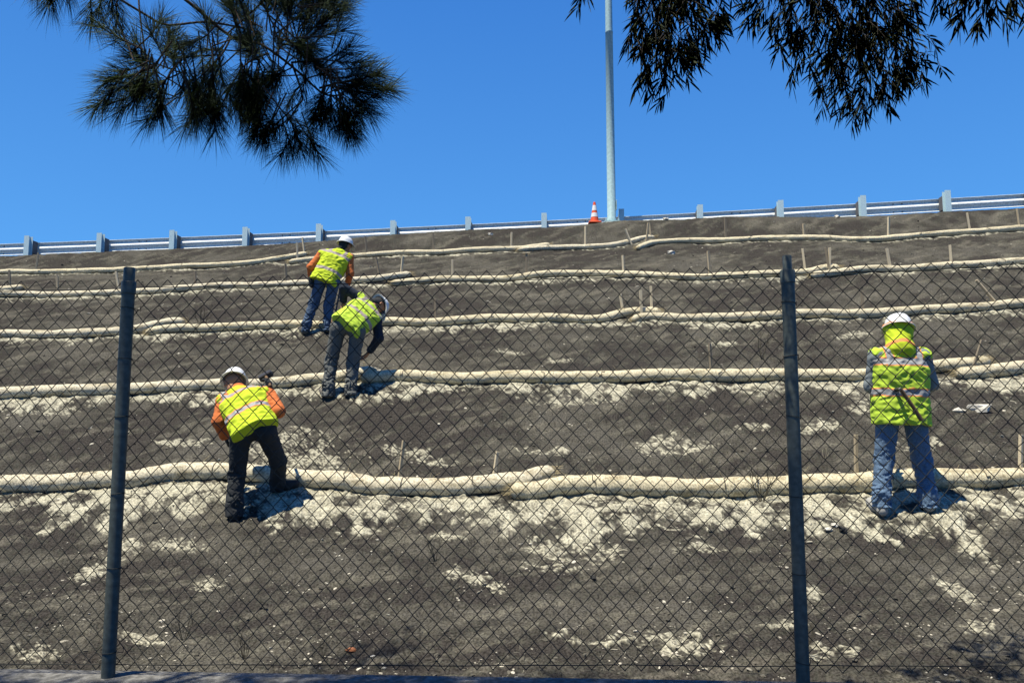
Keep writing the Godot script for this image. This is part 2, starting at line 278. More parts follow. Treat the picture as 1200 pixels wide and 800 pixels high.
# a bevelled box with its own axes
func box(st: SurfaceTool, c: Vector3, h: Vector3, b := 0.0, basis_ := Basis.IDENTITY):
	st.set_smooth_group(-1)
	var p := func(x, y, z): return c + basis_ * Vector3(x, y, z)
	var i := h - Vector3.ONE * b
	for s in [-1.0, 1.0]:
		var f = [[Vector3(s * h.x, -i.y, -i.z), Vector3(s * h.x, i.y, -i.z), Vector3(s * h.x, i.y, i.z), Vector3(s * h.x, -i.y, i.z)],
			[Vector3(-i.x, s * h.y, -i.z), Vector3(-i.x, s * h.y, i.z), Vector3(i.x, s * h.y, i.z), Vector3(i.x, s * h.y, -i.z)],
			[Vector3(-i.x, -i.y, s * h.z), Vector3(i.x, -i.y, s * h.z), Vector3(i.x, i.y, s * h.z), Vector3(-i.x, i.y, s * h.z)]]
		for q in f:
			face(st, [p.call(q[0].x, q[0].y, q[0].z), p.call(q[1].x, q[1].y, q[1].z), p.call(q[2].x, q[2].y, q[2].z), p.call(q[3].x, q[3].y, q[3].z)], c)
	if b <= 0.0: return
	for s in [-1.0, 1.0]:
		for t in [-1.0, 1.0]:
			face(st, [p.call(s * h.x, t * i.y, -i.z), p.call(s * h.x, t * i.y, i.z), p.call(s * i.x, t * h.y, i.z), p.call(s * i.x, t * h.y, -i.z)], c)
			face(st, [p.call(s * h.x, -i.y, t * i.z), p.call(s * h.x, i.y, t * i.z), p.call(s * i.x, i.y, t * h.z), p.call(s * i.x, -i.y, t * h.z)], c)
			face(st, [p.call(-i.x, s * h.y, t * i.z), p.call(i.x, s * h.y, t * i.z), p.call(i.x, s * i.y, t * h.z), p.call(-i.x, s * i.y, t * h.z)], c)
			for u in [-1.0, 1.0]:
				face(st, [p.call(s * h.x, t * i.y, u * i.z), p.call(s * i.x, t * h.y, u * i.z), p.call(s * i.x, t * i.y, u * h.z)], c)

# a convex face, wound so that it looks away from the point "from"
func face(st: SurfaceTool, q: Array, from: Vector3):
	var n: Vector3 = (q[1] - q[0]).cross(q[2] - q[0])
	if n.dot(q[0] - from) > 0.0: q.reverse()
	for k in range(1, q.size() - 1):
		st.add_vertex(q[0]); st.add_vertex(q[k]); st.add_vertex(q[k + 1])

# a tube through points with a radius at each, closed ends
func tube_into(v: PackedVector3Array, nn: PackedVector3Array, idx: PackedInt32Array, pts: Array, rad: Array, sides := 8):
	var base := v.size()
	var side := Vector3.ZERO
	for i in pts.size():
		var d: Vector3
		if i == 0: d = pts[1] - pts[0]
		elif i == pts.size() - 1: d = pts[i] - pts[i - 1]
		else: d = pts[i + 1] - pts[i - 1]
		d = d.normalized()
		if side == Vector3.ZERO: side = d.cross(Vector3.UP if absf(d.y) < 0.9 else Vector3.RIGHT)
		side = (side - d * side.dot(d)).normalized()
		var up := d.cross(side)
		for k in sides:
			var a := TAU * k / sides
			var n := side * cos(a) + up * sin(a)
			v.append(pts[i] + n * rad[i])
			nn.append(n)
	for i in pts.size() - 1:
		for k in sides:
			var a := base + i * sides + k
			var b := base + i * sides + (k + 1) % sides
			idx.append_array(PackedInt32Array([a, a + sides, b, b, a + sides, b + sides]))
	for e in [0, pts.size() - 1]:
		var c := v.size()
		v.append(pts[e])
		var dn: Vector3 = (pts[0] - pts[1]).normalized() if e == 0 else (pts[e] - pts[e - 1]).normalized()
		nn.append(dn)
		for k in sides:
			var a = base + e * sides + k
			var b = base + e * sides + (k + 1) % sides
			idx.append_array(PackedInt32Array([c, a, b] if e == 0 else [c, b, a]))

func tube(pts: Array, rad: Array, sides := 8) -> ArrayMesh:
	var v := PackedVector3Array()
	var n := PackedVector3Array()
	var i := PackedInt32Array()
	tube_into(v, n, i, pts, rad, sides)
	return arr_mesh(v, n, i)

# turned about y: profile of (radius, height)
func lathe(prof: Array, sides := 24, squash := Vector2.ONE) -> ArrayMesh:
	var v := PackedVector3Array()
	var nn := PackedVector3Array()
	var idx := PackedInt32Array()
	var segn := []
	for i in prof.size() - 1:
		var e: Vector2 = (prof[i + 1] - prof[i]).normalized()
		segn.append(Vector2(e.y, -e.x))
	for i in prof.size() - 1:
		# normals run smoothly over soft bends and break at edges
		var n0: Vector2 = segn[i]
		var n1: Vector2 = segn[i]
		if i > 0 and segn[i - 1].dot(segn[i]) > 0.7: n0 = (segn[i - 1] + segn[i]).normalized()
		if i < segn.size() - 1 and segn[i + 1].dot(segn[i]) > 0.7: n1 = (segn[i + 1] + segn[i]).normalized()
		var base := v.size()
		for k in sides + 1:
			var c := cos(TAU * k / sides)
			var d := sin(TAU * k / sides)
			v.append(Vector3(prof[i].x * c * squash.x, prof[i].y, prof[i].x * d * squash.y))
			nn.append(Vector3(n0.x * c / squash.x, n0.y, n0.x * d / squash.y).normalized())
			v.append(Vector3(prof[i + 1].x * c * squash.x, prof[i + 1].y, prof[i + 1].x * d * squash.y))
			nn.append(Vector3(n1.x * c / squash.x, n1.y, n1.x * d / squash.y).normalized())
		for k in sides:
			var q := base + 2 * k
			if prof[i].x > 0.0001: idx.append_array(PackedInt32Array([q, q + 2, q + 3]))
			if prof[i + 1].x > 0.0001: idx.append_array(PackedInt32Array([q, q + 3, q + 1]))
	return arr_mesh(v, nn, idx)

func curve_points(ctrl: Array, step: float) -> Array:
	var c := Curve3D.new()
	c.bake_interval = step
	for i in ctrl.size():
		var t := Vector3.ZERO
		if i > 0 and i < ctrl.size() - 1: t = (ctrl[i + 1] - ctrl[i - 1]) / 6.0
		c.add_point(ctrl[i], -t, t)
	var out := []
	var n := maxi(2, int(c.get_baked_length() / step))
	for i in n + 1: out.append(c.sample_baked(c.get_baked_length() * i / n, true))
	return out

# ---------------------------------------------------------------- ground
func table(t: Array, x: float) -> float:
	var f := clampf((x + 16.0) * 2.0, 0.0, t.size() - 1.001)
	var i := int(f)
	return lerpf(t[i], t[i + 1], f - i)

func prof(D: float) -> float:
	var a := -0.33 + 0.14 * (D - 3.5)
	var b := 0.48 * D - 3.10
	var h := maxf(0.4 - absf(a - b), 0.0) / 0.4
	return maxf(a, b) + h * h * 0.1

# (height, share of pale subsoil) of the bank at x and at the distance D across it
func bank(x: float, D: float, near: Array = []) -> Vector2:
	var h := prof(D) + GRADE * x * clampf((D - 3.5) / 3.4, 0.0, 1.0)
	var big := n_big.get_noise_2d(x, D)
	var mid := n_mid.get_noise_2d(x, D)
	var fine := n_fine.get_noise_2d(x, D)
	var pale := 0.0
	var calm := 0.0
	if D < 18.6:
		for r in 5:
			var d := D - table(ROWD[r], x)
			if d > 0.5 or d < -2.4: continue
			var w: float = BERM[r] * (1.0 + 0.75 * n_big.get_noise_2d(x * 2.0 + 31.0 * r, r * 7.0))
			# a bench of dug-out subsoil below the roll, with a steeper lip
			var q := (d + 0.12 + 0.35 * w) / (0.45 * w)
			h += 0.065 * w * exp(-q * q * q * q) - 0.05 * w * exp(-pow((d + 1.3 * w) / (0.28 * w), 2.0))
			calm = maxf(calm, exp(-d * d * 16.0))
			var e := clampf((d + w * 1.05 + 0.45 * w * mid + 0.16 * fine + 0.3 * w * big) / 0.07, 0.0, 1.0)
			if d > -0.04: e *= clampf(1.0 - (d + 0.04) / 0.05, 0.0, 1.0)
			pale = maxf(pale, e)
		if pale > 0.0:
			var mot := 1.9 * n_mid.get_noise_2d(x * 1.1 + 40.0, D * 1.3) + 0.9 * fine + 0.9 * n_fine.get_noise_2d(x * 2.6 + 7.0, D * 2.6)
			pale *= clampf(0.85 + mot * 1.25, 0.06, 1.0)
	for p in near:
		var u: float = (x - p[0]) / p[2]
		var v: float = (D - p[1]) / p[3] - 0.5 * u * (-1.0 if p[0] < 1.0 else 1.0)
		var rr := u * u + v * v
		if rr < 2.2:
			pale = maxf(pale, clampf((0.55 - rr * 0.8 + 1.5 * mid + 1.6 * fine + 1.6 * n_fine.get_noise_2d(x * 2.6 + 3.0, D * 2.6)) * 1.5, 0.0, 0.8))
	h += 0.035 * mid * minf(1.0, D * 0.1) * (1.0 - calm) + 0.06 * big + 0.016 * fine + 0.034 * pale * n_mid.get_noise_2d(x * 1.8, D * 1.8 + 15.0)
	h += 0.017 * (0.4 - absf(n_clod.get_noise_2d(x, D) + 0.6)) * 0.6
	if D > 16.6:
		var t := smoothstep(16.6, 18.15, D)
		var flat_h: float = prof(18.15) + GRADE * x + table(CREST, x)
		if D > 18.15:
			h = flat_h + 0.012 * fine + 0.012 * mid - 0.03 * clampf((D - 18.15) / 0.6, 0.0, 1.0)
		else:
			h = lerpf(h, flat_h + 0.012 * mid + 0.012 * fine, t * t)
	return Vector2(h, pale)

func ground_at(x: float, zf: float) -> float:
	return bank(x, zf + YAW * x).x

func build_ground():
	var NC := 800
	var ds := PackedFloat32Array()
	var D := 3.42
	while D < 18.7:
		ds.append(D)
		D *= 1.0027
	for q in [19.2, 20.0, 22.0, 26.0, 34.0, 60.0]: ds.append(q)
	var NR := ds.size()
	var v := PackedVector3Array()
	var c := PackedColorArray()
	v.resize(NC * NR)
	c.resize(NC * NR)
	for r in NR:
		D = ds[r]
		var near := []
		for p in PATCHES:
			if absf(D - p[1]) < 2.6 * p[3] + 0.05: near.append(p)
		for k in NC:
			var x := (2.0 * k / (NC - 1) - 1.0) * (0.78 * D + 1.6)
			var b := bank(x, D, near)
			v[r * NC + k] = Vector3(x, b.x, -(D - YAW * x))
			# colours of the earth: dark compost, dusty patches and smears, pale dug-out subsoil
			var dust := clampf(0.25 + 1.5 * n_big.get_noise_2d(x * 0.8 + 50.0, D * 1.6) + 0.9 * n_mid.get_noise_2d(x * 0.9 + 0.5 * D, D * 1.1 - 0.5 * x), 0.0, 1.0)
			var smear := clampf(3.2 * n_mid.get_noise_2d((x + 0.9 * D) * 0.28 + 90.0, (D - 0.6 * x) * 1.5) - 0.55 + 0.8 * n_fine.get_noise_2d(x + 11.0, D), 0.0, 1.0)
			var earth := Vector3(0.040, 0.0385, 0.034).lerp(Vector3(0.084, 0.080, 0.068), dust * 0.8).lerp(Vector3(0.20, 0.19, 0.15), smear * 0.28)
			var lum := 0.85 + 0.35 * n_mid.get_noise_2d(x * 3.0, D * 3.0 + 70.0)
			var e := earth.lerp(Vector3(0.40, 0.385, 0.30) * lum, b.y * b.y * (3.0 - 2.0 * b.y))
			c[r * NC + k] = Color(e.x * 1.3, e.y * 1.3, e.z * 1.3)
	var n := PackedVector3Array()
	n.resize(NC * NR)
	var idx := PackedInt32Array()
	idx.resize((NC - 1) * (NR - 1) * 6)
	var o := 0
	for r in NR:
		for k in NC:
			var i := r * NC + k
			var dx := v[i + (1 if k < NC - 1 else 0)] - v[i - (1 if k > 0 else 0)]
			var dz := v[i + (NC if r < NR - 1 else 0)] - v[i - (NC if r > 0 else 0)]
			n[i] = dx.cross(dz).normalized()
			if r < NR - 1 and k < NC - 1:
				idx[o] = i; idx[o + 1] = i + NC; idx[o + 2] = i + 1
				idx[o + 3] = i + 1; idx[o + 4] = i + NC; idx[o + 5] = i + NC + 1
				o += 6
	var m := mat(Color.WHITE, 1.0)
	m.vertex_color_use_as_albedo = true
	m.metallic_specular = 0.1
	grain(m, noise_tex(0.045, 0.35, 1.35, 21, 5), 1.7, noise_tex(0.03, 0.0, 1.0, 22, 5), 2.6)
	structure("embankment", arr_mesh(v, n, idx, c), m, "dark earth embankment with pale soil dug out below the straw rolls", "hillside")
	scatter_stones()

func rock_mesh(seed_: int, rough := 0.3) -> ArrayMesh:
	var s := SphereMesh.new()
	s.radius = 1.0; s.height = 2.0; s.radial_segments = 7; s.rings = 3
	var a := s.get_mesh_arrays()
	var v: PackedVector3Array = a[Mesh.ARRAY_VERTEX]
	var nz := FastNoiseLite.new()
	nz.seed = seed_; nz.frequency = 0.9
	for i in v.size():
		v[i] = v[i] * (1.0 + rough * 2.0 * nz.get_noise_3dv(v[i] * 1.3)) * Vector3(1.0, 0.65, 0.85)
	var st := st_new()
	st.set_smooth_group(-1)
	for i in a[Mesh.ARRAY_INDEX]:
		st.add_vertex(v[i])
	return st_mesh(st)

func scatter_stones():
	for kind in 2:
		var mm := MultiMesh.new()
		mm.transform_format = MultiMesh.TRANSFORM_3D
		mm.use_colors = true
		mm.mesh = rock_mesh(31 + kind, 0.35)
		var count := 3600 if kind == 0 else 12000
		mm.instance_count = count
		var i := 0
		while i < count:
			var D := 3.6 * pow(4.9, pow(rng.randf(), 1.25))
			var x := rng.randf_range(-1, 1) * (0.72 * D + 0.4)
			var dens := n_big.get_noise_2d(x * 2.4 + 80.0, D * 2.4) * 1.6 + n_mid.get_noise_2d(x + 20.0, D)
			if kind == 0 and rng.randf() > 0.02 + dens * 1.3: continue
			var b := bank(x, D)
			if kind == 1 and b.y > 0.5 and rng.randf() < 0.5: continue
			var s := 0.003 + 0.009 * pow(rng.randf(), 3.5) + (0.014 * pow(rng.randf(), 10.0))
			if kind == 1: s *= 1.1
			s *= lerpf(1.0, 1.6, clampf((D - 5.0) / 10.0, 0.0, 1.0))
			var q := Basis.from_euler(Vector3(rng.randf_range(-0.5, 0.5), rng.randf() * 6.0, rng.randf_range(-0.5, 0.5)))* Basis.from_scale(Vector3(s * rng.randf_range(0.9, 1.8), s * rng.randf_range(0.45, 0.9), s))
			mm.set_instance_transform(i, Transform3D(q, Vector3(x, b.x - s * rng.randf_range(0.0, 0.35), -(D - YAW * x))))
			var g := rng.randf_range(0.20, 0.52) if kind == 0 else rng.randf_range(0.05, 0.10) + b.y * 0.28
			mm.set_instance_color(i, Color(g, g * 0.94, g * 0.77))
			i += 1
		var o := MultiMeshInstance3D.new()
		o.multimesh = mm
		o.name = "pale_gravel" if kind == 0 else "dark_clods"
		var m := mat(Color.WHITE, 1.0)
		m.vertex_color_use_as_albedo = true
		o.material_override = m
		add_child(o)
		if kind == 0: tag(o, "pale pebbles and chips strewn over the dark earth", "gravel", "", "stuff")
		else: tag(o, "small dark crumbs of earth lying loose on the bank", "clods", "", "stuff")

# ---------------------------------------------------------------- street side
func fence_z(x: float) -> float:
	return 3.483 - 0.049 * x

func strip(st: SurfaceTool, x0: float, x1: float, off0: float, y0: float, off1: float, y1: float, n := 60):
	for i in n:
		var a := lerpf(x0, x1, float(i) / n)
		var b := lerpf(x0, x1, float(i + 1) / n)
		quad(st, V(a, y0, fence_z(a) + off0), V(a, y1, fence_z(a) + off1), V(b, y1, fence_z(b) + off1), V(b, y0, fence_z(b) + off0))

func build_street():
	var concrete := grain(mat(lin(0.17, 0.17, 0.165), 0.95), noise_tex(0.03, 0.55, 1.1, 41, 5), 1.3, noise_tex(0.08, 0.0, 1.0, 42, 4), 0.25)
	var st := st_new()
	st.set_smooth_group(-1)
	# low wall at the back of the walk: the fence posts stand in it
	strip(st, -9, 9, -0.10, -0.02, -0.09, 0.028)
	strip(st, -9, 9, -0.09, 0.028, 0.085, 0.028)
	strip(st, -9, 9, 0.085, 0.028, 0.10, 0.013)
	strip(st, -9, 9, 0.10, 0.013, 0.10, -0.8)
	structure("retaining_kerb", st_mesh(st), concrete, "low grey concrete kerb that the fence posts stand in", "kerb")
	st = st_new()
	st.set_smooth_group(-1)
	strip(st, -9, 9, -2.1, 0.0, -0.10, 0.0)
	structure("sidewalk", st_mesh(st), concrete, "concrete walk along the street side of the fence", "sidewalk")
	st = st_new()
	st.set_smooth_group(-1)
	strip(st, -9, 9, -2.27, -0.14, -2.25, -0.01)
	strip(st, -9, 9, -2.25, -0.01, -2.1, 0.0)
	structure("kerb", st_mesh(st), concrete, "street kerb along the concrete walk", "kerb")
	st = st_new()
	st.set_smooth_group(-1)
	strip(st, -9, 9, -14.0, -0.12, -2.26, -0.14)
	structure("road", st_mesh(st), grain(mat(lin(0.07, 0.07, 0.072), 0.95), noise_tex(0.1, 0.6, 1.2, 43), 2.0), "dark asphalt street beside the walk", "road")

func build_fence():
	var f := thing("chain_link_fence", V(0, 0.035, fence_z(0)), "dark grey chain link fence with round steel posts at the foot of the bank", "fence")
	var yaw := atan(0.049)
	f.rotation.y = -yaw
	var steel := grain(mat(lin(0.072, 0.088, 0.084), 0.5, 0.0), noise_tex(0.02, 0.7, 1.05, 51, 4), 3.0)
	var wire_m := mat(lin(0.018, 0.02, 0.019), 0.75)
	var H := 0.0795
	var W := 0.0722
	var rows := 45
	var r := 0.0020
	var fab := Node3D.new()
	fab.name = "chain_link_mesh"
	f.add_child(fab)
	var meshes := []
	for variant in 6:
		var parity := variant % 2
		var pts := []
		var rad := []
		for j in rows + 1:
			var side := (j + parity) % 2
			var x := W * 0.5 * side
			var y := 0.004 + j * H * 0.5 + rng.randf_range(-0.0012, 0.0012)
			var dz := 0.0026 if side == 1 else -0.0026
			var jx := rng.randf_range(-0.0012, 0.0012)
			var inn := (0.5 - side) * 2.0
			if j > 0: pts.append(Vector3(x + inn * 0.0035 + jx, y - 0.0050, -dz if j % 2 == 0 else dz))
			pts.append(Vector3(x + (-inn) * 0.0016 + jx, y, 0))
			if j < rows: pts.append(Vector3(x + inn * 0.0035 + jx, y + 0.0050, dz if j % 2 == 0 else -dz))
		for p in pts: rad.append(r)
		meshes.append(tube(pts, rad, 5))
	var x0 := -4.2
	for k in 230:
		var w := part("wire", meshes[(k % 2) + 2 * rng.randi_range(0, 2)], wire_m, fab)
		var x := x0 + k * W * 0.5
		w.rotation.z = 0.004 * n_mid.get_noise_2d(x * 1.3, 2.0)
		w.position = Vector3(x, 0.030 + 0.013 * x + 0.016 * n_big.get_noise_2d(x * 1.5, 4.0), -0.036 + 0.008 * n_big.get_noise_2d(x * 2.0, 9.0))
	for y in [0.030, 1.752]:
		var pts := []
		var rad := []
		for i in 85:
			var x := x0 + i * 0.1
			pts.append(Vector3(x, y + 0.030 + 0.013 * x + 0.005 * n_mid.get_noise_2d(x, y * 9.0), -0.032 + 0.008 * n_big.get_noise_2d(x * 2.0, 9.0)))
			rad.append(0.0022)
		part("tension_wire", tube(pts, rad, 5), wire_m, f)
	var px := [-4.86, -1.808, 1.247, 4.30]
	for i in 4:
		var st := st_new()
		var h := 1.775 if i != 2 else 1.80
		var sr := 0.0255 if i != 2 else 0.0195
		var p := part("post", lathe([Vector2(0.029, -0.03), Vector2(0.029, h - 0.05)], 28), steel, f, Vector3(px[i] / cos(yaw) , 0, 0))
		part("cap", lathe([Vector2(0.0295, h - 0.052), Vector2(0.0325, h - 0.050), Vector2(0.0325, h + 0.005), Vector2(0.030, h + 0.009), Vector2(sr, h + 0.010), Vector2(sr, h + 0.072), Vector2(sr - 0.003, h + 0.076), Vector2(0.0, h + 0.077)], 28), steel, p)
		for y in [0.10, 0.47, 0.80, 1.15, 1.42, 1.66]:
			var pts := []
			var rad := []
			var tilt := rng.randf_range(-0.006, 0.006)
			for k in 22:
				var a := TAU * k / 20.0
				pts.append(Vector3(cos(a) * 0.0312, y + tilt * cos(a), sin(a) * 0.0312))
				rad.append(0.0016)
			for s in [-1, 1]: pts.append(Vector3(0.045, y + 0.01 * s, -0.034)); rad.append(0.0016)
			part("tie_wire", tube(pts, rad, 5), wire_m, p)

# ---------------------------------------------------------------- straw rolls
func build_rolls():
	var tone := noise_tex(0.022, 0.55, 1.2, 61, 6)
	var weave := noise_tex(0.09, 0.0, 1.0, 62, 3)
	var cloths := []
	for k in 3:
		cloths.append(grain(mat([lin(0.76, 0.685, 0.48), lin(0.73, 0.66, 0.475), lin(0.76, 0.695, 0.52)][k], 1.0), tone, 3.5, weave, 0.9))
		cloths[k].vertex_color_use_as_albedo = true
	var straw := grain(mat(lin(0.50, 0.42, 0.25), 1.0), tone, 5.0)
	var twine := mat(lin(0.10, 0.09, 0.07), 1.0)
	var names := ["lowest", "second lowest", "middle", "second highest", "highest"]
	var what := [
		"highest straw roll, run at the low end of the guardrail", "highest straw roll, run behind the worker in orange sleeves", "highest straw roll, short run below the traffic cone", "highest straw roll, long run below the guardrail beyond the lamp pole",
		"short stub of straw roll above the second highest run", "second highest straw roll, run ending beside a leaning pair of stakes", "second highest straw roll, long central run", "second highest straw roll, run beyond the pair of touching stakes",
		"middle straw roll, run ending in a raised lapped end", "middle straw roll, long run behind the bent worker", "middle straw roll, run above the hooded worker",
		"second lowest straw roll, run behind the bending grey-trousered worker", "second lowest straw roll, long run from the bending worker to the hooded worker", "second lowest straw roll, wrinkled run beside the hooded worker",
		"lowest straw roll, run below the worker swinging a hammer", "lowest straw roll, run under the hooded worker"]
	for i in ROLLS.size():
		var row: int = ROLLS[i][0]
		var f = ROLLS[i][1]
		var R: float = ROLL_R[row]
		var ctrl := []
		for k in range(0, f.size(), 2):
			var x: float = f[k]
			var zf: float = f[k + 1]
			var y := prof(zf + YAW * x) + GRADE * x * clampf((zf + YAW * x - 3.5) / 3.4, 0.0, 1.0) + 0.06 * n_big.get_noise_2d(x, zf + YAW * x)
			ctrl.append(V(x, y + R * 0.80, zf))
		var pts := curve_points(ctrl, 0.03 if row == 0 else 0.04)
		var at: Vector3 = ctrl[ctrl.size() / 2] - Vector3(0, R * 0.6, 0)
		var t := thing("straw_roll", at, what[i], "straw roll", names[row] + " line of straw rolls")
		var S := 22
		var v := PackedVector3Array()
		var nn := PackedVector3Array()
		var idx := PackedInt32Array()
		var N := pts.size()
		var cc := PackedColorArray()
		for q in N:
			var d: Vector3 = (pts[mini(q + 1, N - 1)] - pts[maxi(q - 1, 0)]).normalized()
			var side := Vector3.UP.cross(d).normalized()
			var up := d.cross(side)
			var s := q * 0.04
			var e := minf(q, N - 1 - q) * 0.04
			var taper := sqrt(clampf(e / 0.10 + 0.12, 0.0, 1.0))
			var sag := 0.010 * n_mid.get_noise_2d(s * 0.45, i * 11.0)
			var lump := 1.0 + 0.10 * n_mid.get_noise_2d(s * 0.9, i * 5.0 + 3.0) + 0.10 * n_big.get_noise_2d(s * 1.3, i * 3.0)
			for k in S:
				var a := TAU * k / S
				var wr := n_fine.get_noise_3d(s * 0.55 + i * 9.0, cos(a) * 0.10, sin(a) * 0.10)
				var crease := n_mid.get_noise_3d(s * 2.1 + a * 0.12, cos(a) * 0.3, i * 4.0 + sin(a) * 0.3)
				var rr := R * taper * (lump + 0.05 * wr - 0.14 * maxf(0.0, absf(crease) * -3.0 + 0.45))
				var n := side * cos(a) + up * sin(a)
				v.append(pts[q] + side * cos(a) * rr * 1.06 + up * sin(a) * rr * 0.95 + Vector3(0, sag, 0) - at)
				nn.append(n)
				# splashes of earth that have dried on the cloth
				var mud := clampf((n_mid.get_noise_3d(s * 0.9 + i * 17.0, a * 0.35, 2.0) + 0.6 * n_fine.get_noise_3d(s * 0.7, a * 0.3, i * 3.0) - 0.24) * 6.0, 0.0, 1.0)
				var tint := Color.WHITE.lerp(Color(0.55, 0.52, 0.46), mud * 0.8)
				cc.append(tint)
		for q in N - 1:
			for k in S:
				var a := q * S + k
				var b := q * S + (k + 1) % S
				idx.append_array(PackedInt32Array([a, a + S, b, b, a + S, b + S]))
		for e in [0, N - 1]:
			var c := v.size()
			v.append(pts[e] - at)
			nn.append(Vector3.UP)
			cc.append(Color.WHITE)
			for k in S:
				idx.append_array(PackedInt32Array([c, e * S + k, e * S + (k + 1) % S] if e == 0 else [c, e * S + (k + 1) % S, e * S + k]))
		# normals from the faces
		for q in nn.size(): nn[q] = Vector3.ZERO
		for q in range(0, idx.size(), 3):
			var fn := (v[idx[q + 2]] - v[idx[q]]).cross(v[idx[q + 1]] - v[idx[q]])
			for w in 3: nn[idx[q + w]] += fn
		for q in nn.size(): nn[q] = nn[q].normalized()
		part("casing", arr_mesh(v, nn, idx, cc), cloths[(i * 7) % 3], t)
		# twine that winds round the casing now and then
		var s0 := rng.randf_range(0.5, 1.4)
		while s0 < N * 0.04 - 0.5:
			var tp := []
			var tr := []
			var lean := rng.randf_range(-1.0, 1.0)
			for k in 17:
				var a := PI * 1.05 * k / 16.0 - 0.1
				var q := clampi(int((s0 + lean * 0.22 * (k / 16.0 - 0.5)) / 0.04), 1, N - 2)
				var d: Vector3 = (pts[q + 1] - pts[q - 1]).normalized()
				var side := Vector3.UP.cross(d).normalized()
				var kk := int(round(a / TAU * S)) % S
				if kk < 0: kk += S
				tp.append(v[q * S + kk] + (v[q * S + kk] - (pts[q] - at)).normalized() * 0.003)
				tr.append(0.005)
			part("twine", tube(tp, tr, 5), twine, t)
			s0 += rng.randf_range(0.7, 1.9)
		# strands of straw that have worked out of the casing
		if row < 3:
			var fv := PackedVector3Array()
			var fn2 := PackedVector3Array()
			var fi := PackedInt32Array()
			for k in int(N * (1.1 if row == 0 else 0.6)):
				var q := rng.randi_range(2, N - 3)
				var p: Vector3 = v[q * S + rng.randi_range(0, S - 1)]
				var o: Vector3 = (p - (pts[q] - at)).normalized()
				var g: Vector3 = (o * rng.randf_range(0.05, 0.5) + Vector3(rng.randf_range(-1, 1), rng.randf_range(-0.5, 0.5), rng.randf_range(-0.6, 0.6))).normalized()
				var L := rng.randf_range(0.03, 0.11)
				tube_into(fv, fn2, fi, [p + o * 0.001, p + g * L * 0.5 + o * 0.004, p + g * L], [0.0016, 0.0016, 0.0008], 3)
			var o3 := part("stray_straw", arr_mesh(fv, fn2, fi), straw, t)
			o3.set_meta("kind", "stuff")
		# loose straw at the ends
		for e in [0, N - 1]:
			if absf(pts[e].x) > absf(pts[e].z) * 0.7: continue
			var sv := PackedVector3Array()
			var sn := PackedVector3Array()
			var si := PackedInt32Array()
			var d: Vector3 = (pts[0] - pts[3]).normalized() if e == 0 else (pts[e] - pts[e - 3]).normalized()
			for k in 46:
				var o := Vector3(rng.randf_range(-1, 1), rng.randf_range(-0.6, 1), rng.randf_range(-1, 1)) * R * 0.6
				var p: Vector3 = pts[e] - d * 0.05 + o - at
				var g := (d + o * 5.0 + Vector3(0, rng.randf_range(-0.2, 0.3), 0)).normalized()
				var L := rng.randf_range(0.05, 0.13)
				tube_into(sv, sn, si, [p, p + g * L * 0.5, p + g * L + Vector3(0, -0.01, 0)], [0.0022, 0.002, 0.001], 3)
			var o2 := part("loose_straw", arr_mesh(sv, sn, si), straw, t)
			o2.set_meta("kind", "stuff")

# which stake along its roll, counted from things one can find
func stake_label(i: int, row: int) -> String:
	var nth := ["first", "second", "third", "fourth", "fifth", "sixth", "seventh", "eighth", "ninth", "tenth"]
	if i == 8 or i == 9: return "one of two stakes leaning together at the lapped highest roll end"
	if i == 27 or i == 28: return "one of two touching stakes at the second highest roll"
	if i == 23: return "wooden stake with a flat scrap on its head at the second highest roll"
	if i == 30: return "pale stake of the second highest roll, second past the touching pair"
	if i == 29: return "thin stake of the second highest roll, first past the touching pair"
	if row == 4:
		if i == 7: return "tilted thin stake at the highest roll, under the light pole"
		if i == 6: return "upright stake at the highest roll, straight below the traffic cone"
		if i < 6: return "stake at the highest roll, %s from the traffic cone toward the guardrail's low end" % nth[6 - i]
		return "stake at the highest roll, %s past the leaning pair toward the guardrail's high end" % nth[i - 10]
	if row == 3:
		if i > 23: return "stake at the second highest roll, %s past the scrap-topped stake" % nth[i - 24]
		return "stake at the second highest roll, %s back from the scrap-topped stake" % nth[22 - i]
	if row == 2:
		return ["short stake at the middle roll just before its lapped end", "dark stake standing in the middle roll's lapped end", "tallest upright stake at the middle roll's lapped end", "thin dark stake at the middle roll near the bent worker", "faint thin stake at the middle roll uphill of the hooded worker", "long pale stake leaning far over above the middle roll"][i - 31]
	if row == 1:
		return ["thin upright stake at the second lowest roll's long run", "stake leaning beside the hooded worker at a lapped roll end", "short stake that the bending worker is setting at the roll"][i - 37]
	return ["tall brown stake leaning beside the lowest roll past the hammering worker", "pale leaning stake at the lowest roll just before its lapped end", "upright stake at the lowest roll next to the hooded worker", "upright stake at the lowest roll beyond the hooded worker's shadow"][i - 40]

